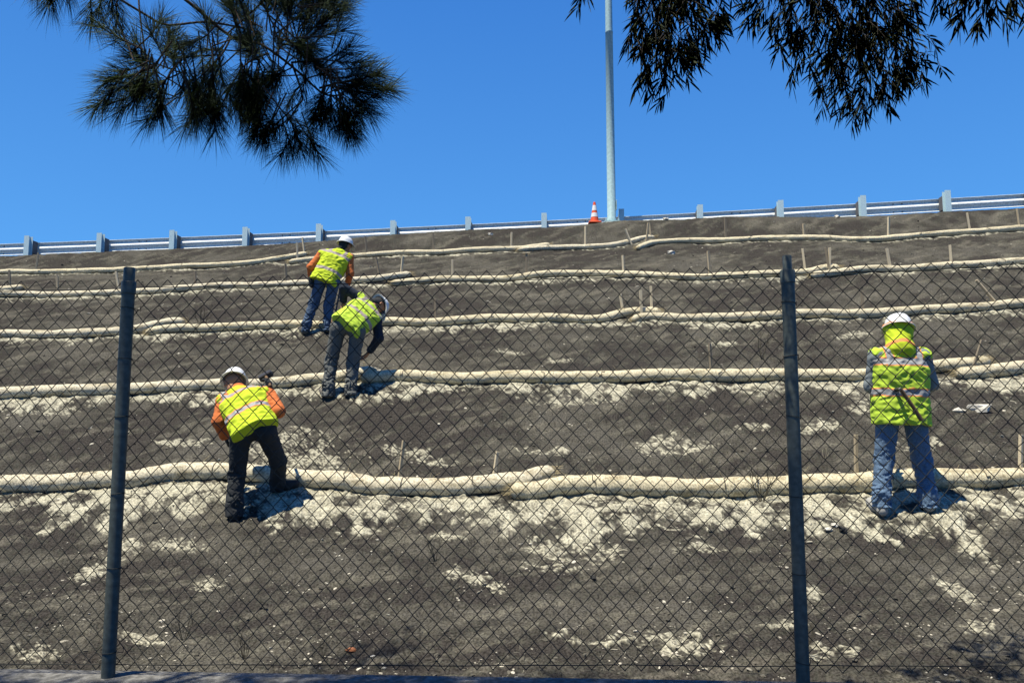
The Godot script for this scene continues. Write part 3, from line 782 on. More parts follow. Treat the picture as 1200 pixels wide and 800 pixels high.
func build_stakes():
	var woods := []
	var tex := noise_tex(0.03, 0.6, 1.1, 71, 4)
	for c in [lin(0.66, 0.57, 0.40), lin(0.48, 0.40, 0.27), lin(0.26, 0.22, 0.16)]: woods.append(grain(mat(c, 0.95), tex, 6.0))
	var where := ["lowest", "second lowest", "middle", "second highest", "highest"]
	for i in STAKES.size():
		var s = STAKES[i]
		var row: int = s[0]
		var foot := V(s[1], s[2], s[3] + 0.02)
		var head := V(s[4], s[5], s[3] + 0.02)
		var d := (head - foot).normalized()
		var gy := ground_at(foot.x, -foot.z)
		var low := foot + d * ((gy - 0.12 - foot.y) / d.y)
		var L := (head - low).length()
		var lean := absf(rad_to_deg(acos(clampf(d.y, -1, 1))))
		var lab := stake_label(i, row)
		var t := thing("wooden_stake", Vector3(low.x, gy, low.z), lab, "stake", "stakes along the %s roll" % where[row])
		var b := Basis.from_euler(Vector3(0, rng.randf_range(-0.6, 0.6), 0))
		var y := d
		var x := (b.x - y * b.x.dot(y)).normalized()
		var bs := Basis(x, y, x.cross(y))
		var w := 0.015 if row < 2 else 0.0195
		var st := st_new()
		box(st, (low + head) * 0.5 - t.position, Vector3(w, L * 0.5, w * rng.randf_range(0.8, 1.0)), 0.002, bs)
		var m = woods[0] if rng.randf() < 0.62 else woods[1 + rng.randi_range(0, 1)]
		if i == 9 or i == 8: m = woods[1]
		part("shaft", st_mesh(st), m, t)
		if row == 3 and i == 23:
			st = st_new()
			box(st, head - t.position + Vector3(0, 0.012, 0), Vector3(0.075, 0.012, 0.03), 0.003)
			part("head_scrap", st_mesh(st), woods[0], t)

# ---------------------------------------------------------------- guardrail, pole, cone
func rail_at(x: float) -> Vector3:
	return V(x, 6.30 + 0.0294 * x, 18.75 - 0.08 * x - 0.002 * x * x)

func build_guardrail():
	var galv := grain(mat(lin(0.80, 0.86, 0.86), 0.4, 0.0), noise_tex(0.015, 0.8, 1.05, 81, 4), 2.0)
	var paint := grain(mat(lin(0.52, 0.69, 0.74), 0.6, 0.0), noise_tex(0.02, 0.85, 1.05, 82, 4), 3.0)
	var dark := mat(lin(0.12, 0.12, 0.125), 0.8)
	var g := thing("guardrail", V(0.8, 5.6, 18.68), "galvanized steel guardrail on posts along the crest of the bank", "guardrail")
	var xs := []
	for i in range(-9, 8): xs.append(0.8 + i * 1.8985)
	for i in xs.size():
		var top := rail_at(xs[i])
		var a := rail_at(xs[i] + 0.1) - rail_at(xs[i] - 0.1)
		var bs := Basis.from_euler(Vector3(0, atan2(-a.z, a.x), 0))
		var gy := ground_at(top.x, -top.z) - 0.25
		var hh := (top.y - gy) * 0.5
		var st := st_new()
		var c := Vector3(top.x, (top.y + gy) * 0.5, top.z) - g.position
		box(st, c + bs * Vector3(0, 0, 0.072), Vector3(0.066, hh, 0.004), 0.0, bs)
		box(st, c + bs * Vector3(0, 0, -0.072), Vector3(0.066, hh, 0.004), 0.0, bs)
		box(st, c, Vector3(0.004, hh, 0.068), 0.0, bs)
		var p := part("post", st_mesh(st), paint, g)
		st = st_new()
		box(st, Vector3(top.x, top.y - 0.26, top.z) - g.position + bs * Vector3(0, 0, -0.176), Vector3(0.07, 0.17, 0.098), 0.006, bs)
		part("blockout", st_mesh(st), dark, p)
	# W section panels, one for every two posts
	var prof_w := [Vector2(-0.155, 0.0), Vector2(-0.135, 0.014), Vector2(-0.115, 0.046), Vector2(-0.075, 0.050), Vector2(-0.045, 0.02), Vector2(-0.02, 0.002), Vector2(0.02, 0.002), Vector2(0.045, 0.02), Vector2(0.075, 0.050), Vector2(0.115, 0.046), Vector2(0.135, 0.014), Vector2(0.155, 0.0)]
	for i in range(0, xs.size() - 2, 2):
		var st := st_new()
		var cols := []
		for k in 9:
			var x := lerpf(xs[i] - 0.12, xs[i + 2] + 0.12, k / 8.0)
			var top := rail_at(x)
			var a := rail_at(x + 0.1) - rail_at(x - 0.1)
			var out_n := Vector3(a.z, 0, -a.x).normalized()
			var col := []
			for th in [0.0, 0.0035]:
				for q in prof_w:
					col.append(Vector3(top.x, top.y - 0.26 + q.x, top.z) + out_n * (0.276 + q.y + th + 0.002 * ((i / 2) % 2)) - g.position)
			cols.append(col)
		var m := prof_w.size()
		for k in 8:
			for q in m - 1:
				quad(st, cols[k][q], cols[k][q + 1], cols[k + 1][q + 1], cols[k + 1][q])
				quad(st, cols[k][m + q + 1], cols[k][m + q], cols[k + 1][m + q], cols[k + 1][m + q + 1])
			quad(st, cols[k][m], cols[k][0], cols[k + 1][0], cols[k + 1][m])
			quad(st, cols[k][m - 1], cols[k][2 * m - 1], cols[k + 1][2 * m - 1], cols[k + 1][m - 1])
		var r := part("rail", st_mesh(st, true), galv, g)
		st = st_new()
		for sx in [-0.1, 0.1]:
			for sy in [-0.1, 0.1]:
				var tp := rail_at(xs[i + 1] + 0.95 + sx)
				box(st, Vector3(tp.x, tp.y - 0.26 + sy, tp.z - 0.335) - g.position, Vector3(0.014, 0.014, 0.02), 0.003)
		part("splice_bolts", st_mesh(st), dark, r)

func build_light_pole():
	var base := V(2.43, ground_at(2.43, 18.3), 18.3)
	var galv := grain(mat(lin(0.38, 0.55, 0.57), 0.5, 0.0), noise_tex(0.015, 0.82, 1.05, 85, 4), 1.5)
	var concrete := grain(mat(lin(0.55, 0.54, 0.50), 0.95), noise_tex(0.03, 0.7, 1.1, 86, 4), 2.0)
	var t := thing("light_pole", base, "tall tapered galvanized light pole standing at the guardrail", "light pole")
	part("footing", lathe([Vector2(0.30, -0.3), Vector2(0.30, 0.05), Vector2(0.28, 0.07), Vector2(0.0, 0.07)], 24), concrete, t)
	var st := st_new()
	box(st, Vector3(0, 0.11, 0), Vector3(0.19, 0.016, 0.19), 0.004)
	part("base_plate", st_mesh(st), galv, t)
	for s in [-1, 1]:
		for u in [-1, 1]:
			st = st_new()
			box(st, Vector3(s * 0.15, 0.13, u * 0.15), Vector3(0.02, 0.055, 0.02), 0.005)
			part("anchor_bolt", st_mesh(st), galv, t)
	part("shaft", lathe([Vector2(0.118, 0.125), Vector2(0.118, 0.2), Vector2(0.106, 0.22), Vector2(0.092, 4.95), Vector2(0.096, 4.955), Vector2(0.096, 5.0), Vector2(0.090, 5.005), Vector2(0.065, 11.0), Vector2(0.0, 11.02)], 28), galv, t)
	st = st_new()
	box(st, Vector3(0.115, 0.55, 0.03), Vector3(0.008, 0.12, 0.05), 0.003)
	part("handhole_cover", st_mesh(st), galv, t)
	part("mast_arm", tube([Vector3(0, 10.6, 0), Vector3(0, 11.1, -0.8), Vector3(0, 11.4, -2.0), Vector3(0, 11.5, -3.2)], [0.055, 0.05, 0.042, 0.035], 12), galv, t)
	st = st_new()
	box(st, Vector3(0, 11.47, -3.55), Vector3(0.16, 0.06, 0.38), 0.04)
	part("luminaire", st_mesh(st), galv, t)

func build_cone():
	var x := 1.965
	var zf := 17.85
	var t := thing("traffic_cone", V(x, ground_at(x, zf) - 0.01, zf), "orange traffic cone with white bands beside the light pole", "traffic cone")
	var orange := mat(lin(0.62, 0.09, 0.03), 0.6)
	var white := mat(lin(0.62, 0.63, 0.63), 0.5)
	var st := st_new()
	box(st, Vector3(0, 0.02, 0), Vector3(0.15, 0.02, 0.15), 0.01)
	part("base", st_mesh(st), orange, t)
	part("body", lathe([Vector2(0.105, 0.04), Vector2(0.028, 0.53), Vector2(0.018, 0.535), Vector2(0.018, 0.52)], 24), orange, t)
	var r := func(y): return lerpf(0.105, 0.028, (y - 0.04) / 0.49) + 0.003
	for b in [[0.16, 0.26], [0.32, 0.45]]:
		part("white_band", lathe([Vector2(r.call(b[0]) - 0.004, b[0] - 0.001), Vector2(r.call(b[0]), b[0]), Vector2(r.call(b[1]), b[1]), Vector2(r.call(b[1]) - 0.004, b[1] + 0.001)], 24), white, t)

# ---------------------------------------------------------------- people
# Tapered capsules joined by a smooth minimum and meshed as surface nets.
# bones: [a, b, ra, rb]; after(p, d) clips or wrinkles; sort_face(p) gives the number of the output mesh.
func skin(bones: Array, cell: float, k: float, after: Callable, sort_face: Callable = no_sort, groups := 1) -> Array:
	var lo := Vector3(1e9, 1e9, 1e9)
	var hi := -lo
	for b in bones:
		var r: float = maxf(b[2], b[3]) + 0.03
		lo = lo.min(b[0].min(b[1]) - Vector3.ONE * r)
		hi = hi.max(b[0].max(b[1]) + Vector3.ONE * r)
	var B := 6
	var nb := Vector3i(((hi - lo) / (cell * B)).ceil()) + Vector3i.ONE
	var nx := nb.x * B
	var ny := nb.y * B
	var nz := nb.z * B
	var f := PackedFloat32Array()
	f.resize(nx * ny * nz)
	f.fill(1.0)
	var active := []
	var rad := cell * B * 0.5 * 1.7321 + 0.03
	for bx in nb.x:
		for by in nb.y:
			for bz in nb.z:
				var c := lo + (Vector3(bx, by, bz) + Vector3.ONE * 0.5) * (cell * B)
				var mn := 1e9
				var ds := []
				for b in bones:
					var ba: Vector3 = b[1] - b[0]
					var t := clampf((c - b[0]).dot(ba) / maxf(ba.length_squared(), 1e-9), 0.0, 1.0)
					var d: float = (c - b[0] - ba * t).length() - lerpf(b[2], b[3], t)
					ds.append(d)
					mn = minf(mn, d)
				if mn > rad + k * 0.4: continue
				if mn < -rad - 0.02 and false: continue
				var A := []
				var AB := []
				var RA := PackedFloat32Array()
				var RB := PackedFloat32Array()
				var IL := PackedFloat32Array()
				for i in bones.size():
					if ds[i] < mn + 2.0 * rad + k:
						var ba: Vector3 = bones[i][1] - bones[i][0]
						A.append(bones[i][0]); AB.append(ba)
						RA.append(bones[i][2]); RB.append(bones[i][3] - bones[i][2])
						IL.append(1.0 / maxf(ba.length_squared(), 1e-9))
				var m := A.size()
				active.append(Vector3i(bx, by, bz))
				for x in B:
					for y in B:
						for z in B:
							var p := lo + Vector3(bx * B + x, by * B + y, bz * B + z) * cell
							var d := 1e3
							for i in m:
								var pa: Vector3 = p - A[i]
								var ab: Vector3 = AB[i]
								var t := clampf(pa.dot(ab) * IL[i], 0.0, 1.0)
								var e := (pa - ab * t).length() - RA[i] - RB[i] * t
								var h := k - absf(d - e)
								d = minf(d, e)
								if h > 0.0: d -= h * h / (4.0 * k)
							if d < 0.06: d = after.call(p, d)
							f[((bx * B + x) * ny + by * B + y) * nz + bz * B + z] = d
	var sx := ny * nz
	var id := {}
	var v := PackedVector3Array()
	var off := [0, sx, nz, sx + nz, 1, sx + 1, nz + 1, sx + nz + 1]
	var corner := [Vector3(0, 0, 0), Vector3(1, 0, 0), Vector3(0, 1, 0), Vector3(1, 1, 0), Vector3(0, 0, 1), Vector3(1, 0, 1), Vector3(0, 1, 1), Vector3(1, 1, 1)]
	var edges := [[0, 1], [2, 3], [4, 5], [6, 7], [0, 2], [1, 3], [4, 6], [5, 7], [0, 4], [1, 5], [2, 6], [3, 7]]
	for bk in active:
		for x in range(bk.x * B, mini(bk.x * B + B, nx - 1)):
			for y in range(bk.y * B, mini(bk.y * B + B, ny - 1)):
				for z in range(bk.z * B, mini(bk.z * B + B, nz - 1)):
					var g := x * sx + y * nz + z
					var neg := 0
					for o in off:
						if f[g + o] < 0.0: neg += 1
					if neg == 0 or neg == 8: continue
					var s := Vector3.ZERO
					var n := 0
					for e in edges:
						var a := f[g + off[e[0]]]
						var b := f[g + off[e[1]]]
						if (a < 0.0) != (b < 0.0):
							s += corner[e[0]].lerp(corner[e[1]], a / (a - b))
							n += 1
					id[g] = v.size()
					v.append(lo + (Vector3(x, y, z) + s / n) * cell)
	var nrm := PackedVector3Array()
	nrm.resize(v.size())
	var idx := []
	for i in groups: idx.append(PackedInt32Array())
	var axes := [[sx, nz, 1], [nz, 1, sx], [1, sx, nz]]
	for g in id:
		for ax in axes:
			var a := f[g]
			if g + ax[0] >= f.size(): continue
			var b := f[g + ax[0]]
			if (a < 0.0) == (b < 0.0): continue
			var q := [g, g - ax[1], g - ax[1] - ax[2], g - ax[2]]
			if not (id.has(q[1]) and id.has(q[2]) and id.has(q[3])): continue
			var i0: int = id[q[0]]
			var i1: int = id[q[1]]
			var i2: int = id[q[2]]
			var i3: int = id[q[3]]
			if a < 0.0:
				var sw := i1
				i1 = i3
				i3 = sw
			# clockwise seen from outside
			var n := (v[i2] - v[i0]).cross(v[i3] - v[i1])
			n = -n
			for w in [i0, i1, i2, i3]: nrm[w] += n
			var which := 0
			if groups > 1: which = sort_face.call((v[i0] + v[i2]) * 0.5)
			idx[which].append_array(PackedInt32Array([i0, i1, i2, i0, i2, i3]))
	for i in nrm.size(): nrm[i] = nrm[i].normalized()
	var out := []
	for i in groups:
		if idx[i].size() == 0:
			out.append(null)
			continue
		# keep only the vertices that this group uses
		var map := {}
		var vv := PackedVector3Array()
		var nn := PackedVector3Array()
		var ii := PackedInt32Array()
		for q in idx[i]:
			if not map.has(q):
				map[q] = vv.size()
				vv.append(v[q])
				nn.append(nrm[q])
			ii.append(map[q])
		out.append(arr_mesh(vv, nn, ii))
	return out

func no_sort(_p: Vector3) -> int:
	return 0

func no_change(_p: Vector3, d: float) -> float:
	return d

func join(meshes: Array) -> ArrayMesh:
	var st := SurfaceTool.new()
	for m in meshes:
		if m: st.append_from(m, 0, Transform3D.IDENTITY)
	return st.commit()

# palm, four fingers and a thumb: w wrist, d towards the fingers, n out of the palm, s towards the thumb
func hand_bones(w: Vector3, d: Vector3, n: Vector3, curl: float, thumb_side: float) -> Array:
	d = d.normalized()
	n = (n - d * n.dot(d)).normalized()
	var s := d.cross(n).normalized() * thumb_side
	var out := []
	for i in 4:
		var u := (1.5 - i) * 0.021
		out.append([w + d * 0.015 + s * u * 0.6, w + d * 0.085 + s * u, 0.015, 0.013])
		var L: float = [0.040, 0.046, 0.042, 0.032][i]
		var p := w + d * 0.09 + s * u * 1.08
		var a := curl * 0.5
		for j in 3:
			var g := d * cos(a) + n * sin(a)
			out.append([p, p + g * L * [1.0, 0.68, 0.52][j], 0.0095 - j * 0.0008, 0.0088 - j * 0.0008])
			p += g * L * [1.0, 0.68, 0.52][j]
			a += curl
	var t0 := w + d * 0.03 + s * 0.032
	var t1 := t0 + (d * 0.6 + s * 0.55 + n * 0.55 * curl).normalized() * 0.042
	var t2 := t1 + (d * 0.8 + s * 0.05 + n * curl).normalized() * 0.032
	out.append([t0, t1, 0.014, 0.0115]); out.append([t1, t2, 0.0112, 0.009])
	return out

func hard_hat(c: Vector3, up: Vector3, fwd: Vector3, m: Material, parent: Node):
	up = up.normalized()
	fwd = (fwd - up * fwd.dot(up)).normalized()
	var right := fwd.cross(up)
	var h := part("hard_hat", lathe([Vector2(0.146, 0.0), Vector2(0.146, 0.006), Vector2(0.118, 0.012), Vector2(0.117, 0.045), Vector2(0.107, 0.085), Vector2(0.085, 0.118), Vector2(0.05, 0.138), Vector2(0.02, 0.144), Vector2(0.0, 0.145)], 28, Vector2(0.92, 1.10)), m, parent)
	h.transform = Transform3D(Basis(right, up, -fwd), c)
	var rib := []
	var rr := []
	for i in 13:
		var a := PI * (0.12 + 0.76 * i / 12.0)
		rib.append(Vector3(0, 0.012 + sin(a) * 0.135, cos(a) * 0.122))
		rr.append(0.010)
	part("rib", tube(rib, rr, 8), m, h)
	var st := st_new()
	for i in 10:
		var a0 := PI * (1.22 + 0.56 * i / 10.0)
		var a1 := PI * (1.22 + 0.56 * (i + 1) / 10.0)
		var o := func(a, k): return Vector3(cos(a) * 0.130 * 0.92, 0.004, sin(a) * (0.128 + k * 0.075 * sin(-a)) * 1.1)
		var e := Vector3(0, -0.01, 0)
		quad(st, o.call(a0, 0.0), o.call(a0, 1.0) + e, o.call(a1, 1.0) + e, o.call(a1, 0.0))
		quad(st, o.call(a1, 0.0) - Vector3(0, 0.003, 0), o.call(a1, 1.0) + e * 1.3, o.call(a0, 1.0) + e * 1.3, o.call(a0, 0.0) - Vector3(0, 0.003, 0))
	part("peak", st_mesh(st, true), m, h)

func worker(key: String, label: String, look: Dictionary):
	var J: Dictionary = POSE[key]
	var t := thing("person", J.at, label, "person", "")
	var X: Vector3 = (J.shR - J.shL).normalized()
	var up: Vector3 = (J.neck - J.pel).normalized()
	X = (X - up * X.dot(up)).normalized()
	var F := up.cross(X)
	var chest: Vector3 = J.pel.lerp(J.neck, 0.60) + F * 0.01
	var belly: Vector3 = J.pel.lerp(J.neck, 0.25)
	var hu: Vector3 = (look.get("head_up", J.head - J.neck)).normalized()
	var hf: Vector3 = look.get("face", F)
	hf = (hf - hu * hf.dot(hu)).normalized()
	var hx := hf.cross(hu)
	var sk: Material = look.skin
	# the body, one continuous surface
	var torso := [
		[J.pel - X * 0.07, chest - X * 0.075, 0.10, 0.108], [J.pel + X * 0.07, chest + X * 0.075, 0.10, 0.108],
		[chest - X * 0.08, chest + X * 0.08, 0.108, 0.108],
		[J.neck - up * 0.05, J.shL, 0.062, 0.056], [J.neck - up * 0.05, J.shR, 0.062, 0.056]]
	var limbs := []
	for s in ["L", "R"]:
		limbs.append([J["sh" + s], J["el" + s], 0.052, 0.042])
		limbs.append([J["el" + s], J["wr" + s], 0.042, 0.029])
	var legs := []
	for s in ["L", "R"]:
		var hip: Vector3 = J["hip" + s]
		var kn: Vector3 = J["kn" + s]
		var an: Vector3 = J["an" + s]
		legs.append([J.pel.lerp(hip, 0.6), hip, 0.10, 0.10])
		legs.append([hip, kn, 0.090, 0.060])
		legs.append([kn, kn.lerp(an, 0.35) + F * -0.012, 0.056, 0.058])
		legs.append([kn.lerp(an, 0.35), an, 0.056, 0.040])
	var head_b := [
		[J.neck - up * 0.03, J.head - hu * 0.06 - hf * 0.01, 0.060, 0.056],
		[J.head + hu * 0.025 - hf * 0.022, J.head + hu * 0.03 + hf * 0.02, 0.080, 0.078],
		[J.head - hu * 0.035 + hf * 0.035, J.head - hu * 0.075 + hf * 0.055, 0.056, 0.038],
		[J.head - hu * 0.005 + hf * 0.088, J.head - hu * 0.035 + hf * 0.106, 0.010, 0.014],
		[J.head - hu * 0.075 + hf * 0.082 - hx * 0.015, J.head - hu * 0.075 + hf * 0.082 + hx * 0.015, 0.010, 0.010],
		[J.head + hx * 0.083 + hu * 0.012, J.head + hx * 0.083 - hu * 0.025, 0.015, 0.010],
		[J.head - hx * 0.083 + hu * 0.012, J.head - hx * 0.083 - hu * 0.025, 0.015, 0.010]]
	var slim := []
	for b in torso + limbs + legs: slim.append([b[0], b[1], b[2] - 0.014, b[3] - 0.010])
	var body := skin(slim, 0.022, 0.04, no_change)
	var head := skin(head_b, 0.007, 0.02, no_change)
	part("body", join([body[0], head[0]]), sk, t)
	var hands := []
	for s in ["L", "R"]:
		var d: Vector3 = look.get("grip" + s, J["wr" + s] - J["el" + s])
		var pn: Vector3 = look.get("palm" + s, (X if s == "L" else -X))
		hands.append(skin(hand_bones(J["wr" + s], d, pn, look.get("curl", 0.65), 1.0 if s == "L" else -1.0), 0.005, 0.008, no_change)[0])
	for hm in hands: part("glove" if look.has("gloves") else "hand", hm, look.get("gloves", sk), t)
	# eyes
	for s in [-1, 1]:
		var e := SphereMesh.new()
		e.radius = 0.011; e.height = 0.022; e.radial_segments = 12; e.rings = 6
		part("eye", e, mat(lin(0.05, 0.04, 0.035), 0.3), t, J.head + hf * 0.078 + hx * 0.031 * s + hu * 0.008)
	# boots
	for s in ["L", "R"]:
		var an: Vector3 = J["an" + s]
		var to: Vector3 = J["to" + s] - an
		to.y = 0.0
		var td := to.normalized()
		if td.length() < 0.5: td = F
		var gy: float = bank(J.at.x + an.x, -(J.at.z + an.z) + YAW * (J.at.x + an.x)).x - J.at.y
		var gt: float = bank(J.at.x + an.x + td.x * 0.16, -(J.at.z + an.z + td.z * 0.16) + YAW * (J.at.x + an.x + td.x * 0.16)).x - J.at.y
		var heel := Vector3(an.x - td.x * 0.012, gy + 0.040, an.z - td.z * 0.012)
		var toe := Vector3(an.x + td.x * 0.17, lerpf(gy, gt, 0.8) + 0.040, an.z + td.z * 0.17)
		var side := td.cross(Vector3.UP) * 0.012
		var bb := [[an + Vector3(0, 0.05, 0), heel + Vector3(0, 0.01, 0), 0.044, 0.040], [heel, heel.lerp(toe, 0.55), 0.039, 0.041], [heel.lerp(toe, 0.55) - side, toe - side, 0.043, 0.036], [heel.lerp(toe, 0.55) + side, toe + side, 0.043, 0.036]]
		var sole_y := minf(gy, gt)
		var slope := (toe.y - heel.y) / 0.20
		part("boot", skin(bb, 0.009, 0.03, func(p: Vector3, d: float):
			var ground: float = gy - 0.004 + slope * (p - heel).dot(td)
			return maxf(d, ground - p.y))[0], look.boots, t)
	# trousers
	var pw: float = look.get("baggy", 0.02)
	var pants := [[J.pel - X * 0.07 + up * 0.02, J.pel + X * 0.07 + up * 0.02, 0.118, 0.118]]
	for s in ["L", "R"]:
		var hip: Vector3 = J["hip" + s]
		var kn: Vector3 = J["kn" + s]
		var an: Vector3 = J["an" + s]
		pants.append([J.pel.lerp(hip, 0.6), hip, 0.106, 0.102])
		pants.append([hip, kn, 0.096, 0.058 + pw])
		pants.append([kn, kn.lerp(an, 0.75), 0.056 + pw, 0.052 + pw])
		pants.append([kn.lerp(an, 0.75), an + Vector3(0, -0.035, 0), 0.051 + pw, 0.053 + pw])
	var waist: Vector3 = J.pel + up * 0.07
	var ka: Vector3 = J.knL
	var floor_l: float = J.anL.y - look.get("hem_cut", 0.045)
	var floor_r: float = J.anR.y - look.get("hem_cut", 0.045)
	var anl: Vector3 = J.anL
	var anr: Vector3 = J.anR
	var folds: float = look.get("folds", 1.0)
	var seed_ := 10.0 * key.unicode_at(0)
	part("trousers", skin(pants, 0.0115, 0.035, func(p: Vector3, d: float):
		var amp := 0.005 + 0.011 * clampf(1.0 - (p.y - minf(anl.y, anr.y)) / 0.34, 0.0, 1.0) + 0.006 * exp(-pow((p.y - ka.y) / 0.10, 2.0))
		var w := n_cloth.get_noise_3d(p.x * 3.5 + seed_, p.y * 17.0 - p.x * 5.0 + 4.0 * n_cloth.get_noise_2d(p.x * 4.0, p.y * 3.0), p.z * 3.5)
		d += folds * amp * (absf(w) * 3.0 - 0.8)
		var fl := floor_l if absf(p.x - anl.x) + absf(p.z - anl.z) < absf(p.x - anr.x) + absf(p.z - anr.z) else floor_r
		return maxf(maxf(d, (p - waist).dot(up)), fl - p.y))[0], look.trousers, t)
	# shirt with sleeves
	var shirt := []
	for b in torso: shirt.append([b[0], b[1], b[2] + 0.014, b[3] + 0.014])
	for b in limbs: shirt.append([b[0], b[1], b[2] + 0.018, b[3] + 0.019])
	var wl: Vector3 = J.wrL
	var tp: Vector3 = J.pel
	var thm: float = look.hem
	var wrr: Vector3 = J.wrR
	var dl: Vector3 = (J.wrL - J.elL).normalized()
	var dr: Vector3 = (J.wrR - J.elR).normalized()
	part("shirt", skin(shirt, 0.012, 0.03, func(p: Vector3, d: float):
		d += 0.006 * (absf(n_cloth.get_noise_3d(p.x * 14.0 + seed_, p.y * 16.0, p.z * 14.0)) * 3.0 - 0.7)
		if (p - wl).length() < 0.09: d = maxf(d, (p - wl).dot(dl) + 0.012)
		if (p - wrr).length() < 0.09: d = maxf(d, (p - wrr).dot(dr) + 0.012)
		var tq := p - tp
		if absf(tq.dot(X)) < 0.15: d = maxf(d, thm + 0.06 - tq.dot(up))
		return d)[0], look.shirt, t)
	# vest: yellow cloth, grey reflective tape, orange edging
	var hem: float = look.hem
	var L: float = (J.neck - J.pel).length()
	var front: float = look.get("front", 0.0)
	var wide: float = look.get("wide", 0.0)
	var vest := [
		[J.pel - X * 0.085 - up * 0.16, chest - X * (0.09 + wide), 0.142 + wide, 0.138], [J.pel + X * 0.085 - up * 0.16, chest + X * (0.09 + wide), 0.142 + wide, 0.138],
		[J.pel - up * 0.16, chest, 0.145, 0.14],
		[chest - X * 0.09, chest + X * 0.09, 0.138, 0.138],
		[J.neck - up * 0.05, J.shL, 0.088, 0.080], [J.neck - up * 0.05, J.shR, 0.088, 0.080]]
	var pel: Vector3 = J.pel
	var nk: Vector3 = J.neck
	var shl: float = (J.shL - pel).dot(X) - 0.058
	var shr: float = (J.shR - pel).dot(X) + 0.058
	var vparts := skin(vest, 0.0095, 0.05, func(p: Vector3, d: float):
		var q := p - pel
		var s := q.dot(up)
		var l := q.dot(X)
		var w := n_cloth.get_noise_3d(l * 6.0 + seed_ + s * 5.0, s * 9.0 - l * 3.0, q.dot(F) * 5.0)
		d += 0.009 * (absf(w) * 3.0 - 0.7)
		d = maxf(d, hem + 0.45 * maxf(0.0, q.dot(F) + 0.03) * front - s + 0.02 * n_cloth.get_noise_2d(l * 6.0, seed_))
		d = maxf(d, maxf(shl - l, l - shr))
		# neck opening
		d = maxf(d, 0.075 - Vector2(l, q.dot(F) - 0.03).length() if s > L - 0.02 else -1.0)
		return d, func(p: Vector3):
		var q := p - pel
		var s := q.dot(up) + 0.012 * n_cloth.get_noise_2d(q.dot(X) * 5.0, 3.0 + seed_)
		var l := q.dot(X)
		var b0: float = absf(s - look.band0)
		var b1: float = absf(s - look.band1)
		var bv := absf(absf(l) - 0.125) if s > look.band1 else 1.0
		var e := minf(minf(b0, b1), bv)
		if e < 0.026: return 1
		if e < 0.026 + look.get("trim", 0.012): return 2
		return 0, 3)
	var ve := part("vest", vparts[0], look.vest, t)
	if vparts[1]: part("reflective_tape", vparts[1], look.tape, ve)
	if vparts[2]: part("tape_edging", vparts[2], look.edging, ve)
	# head gear
	if look.has("hood"):
		var hb := [[J.head + hu * 0.03, J.head - hu * 0.02, 0.126, 0.104], [J.head - hu * 0.02 - hf * 0.01, J.neck - hf * 0.02, 0.100, 0.104], [J.neck - hf * 0.02, J.neck - up * 0.03 - hf * 0.03 - X * 0.05, 0.10, 0.075], [J.neck - hf * 0.02, J.neck - up * 0.03 - hf * 0.03 + X * 0.05, 0.10, 0.075]]
		var hc: Vector3 = J.head
		var hp := skin(hb, 0.010, 0.04, func(p: Vector3, d: float):
			var q := p - hc
			d += 0.006 * (absf(n_cloth.get_noise_3d(q.x * 9.0 + q.y * 5.0, q.y * 8.0, q.z * 8.0)) * 3.0 - 0.7)
			d = maxf(d, q.dot(hu) - 0.058)
			return maxf(d, q.dot(hf) - 0.055), func(p: Vector3):
			var q := p - hc
			var s := q.dot(hu)
			if s > 0.034 or absf(s + 0.13 + 0.3 * absf(q.dot(hx))) < 0.016: return 1
			return 0, 2)
		var hd := part("neck_shade", hp[0], look.hood, t)
		if hp[1]: part("shade_band", hp[1], look.edging, hd)
	if look.has("hair"):
		var hc: Vector3 = J.head
		part("hair", skin([[J.head + hu * 0.02 - hf * 0.03, J.head - hu * 0.05 - hf * 0.045, 0.088, 0.062]], 0.008, 0.02, func(p: Vector3, d: float): return maxf(d + 0.004 * n_cloth.get_noise_3dv(p * 60.0), (p - hc).dot(hf) - 0.01))[0], look.hair, t)
	if look.has("collar"):
		part("collar", skin([[J.neck - up * 0.03, J.neck + hu * 0.035, 0.088, 0.074]], 0.009, 0.02, func(p: Vector3, d: float): return maxf(d, 0.012 - (p - nk).length() + 0.03))[0], look.collar, t)
	hard_hat(J.head + hu * look.get("hat_lift", 0.035), hu + hf * look.get("hat_tilt", 0.0), hf, look.hat, t)

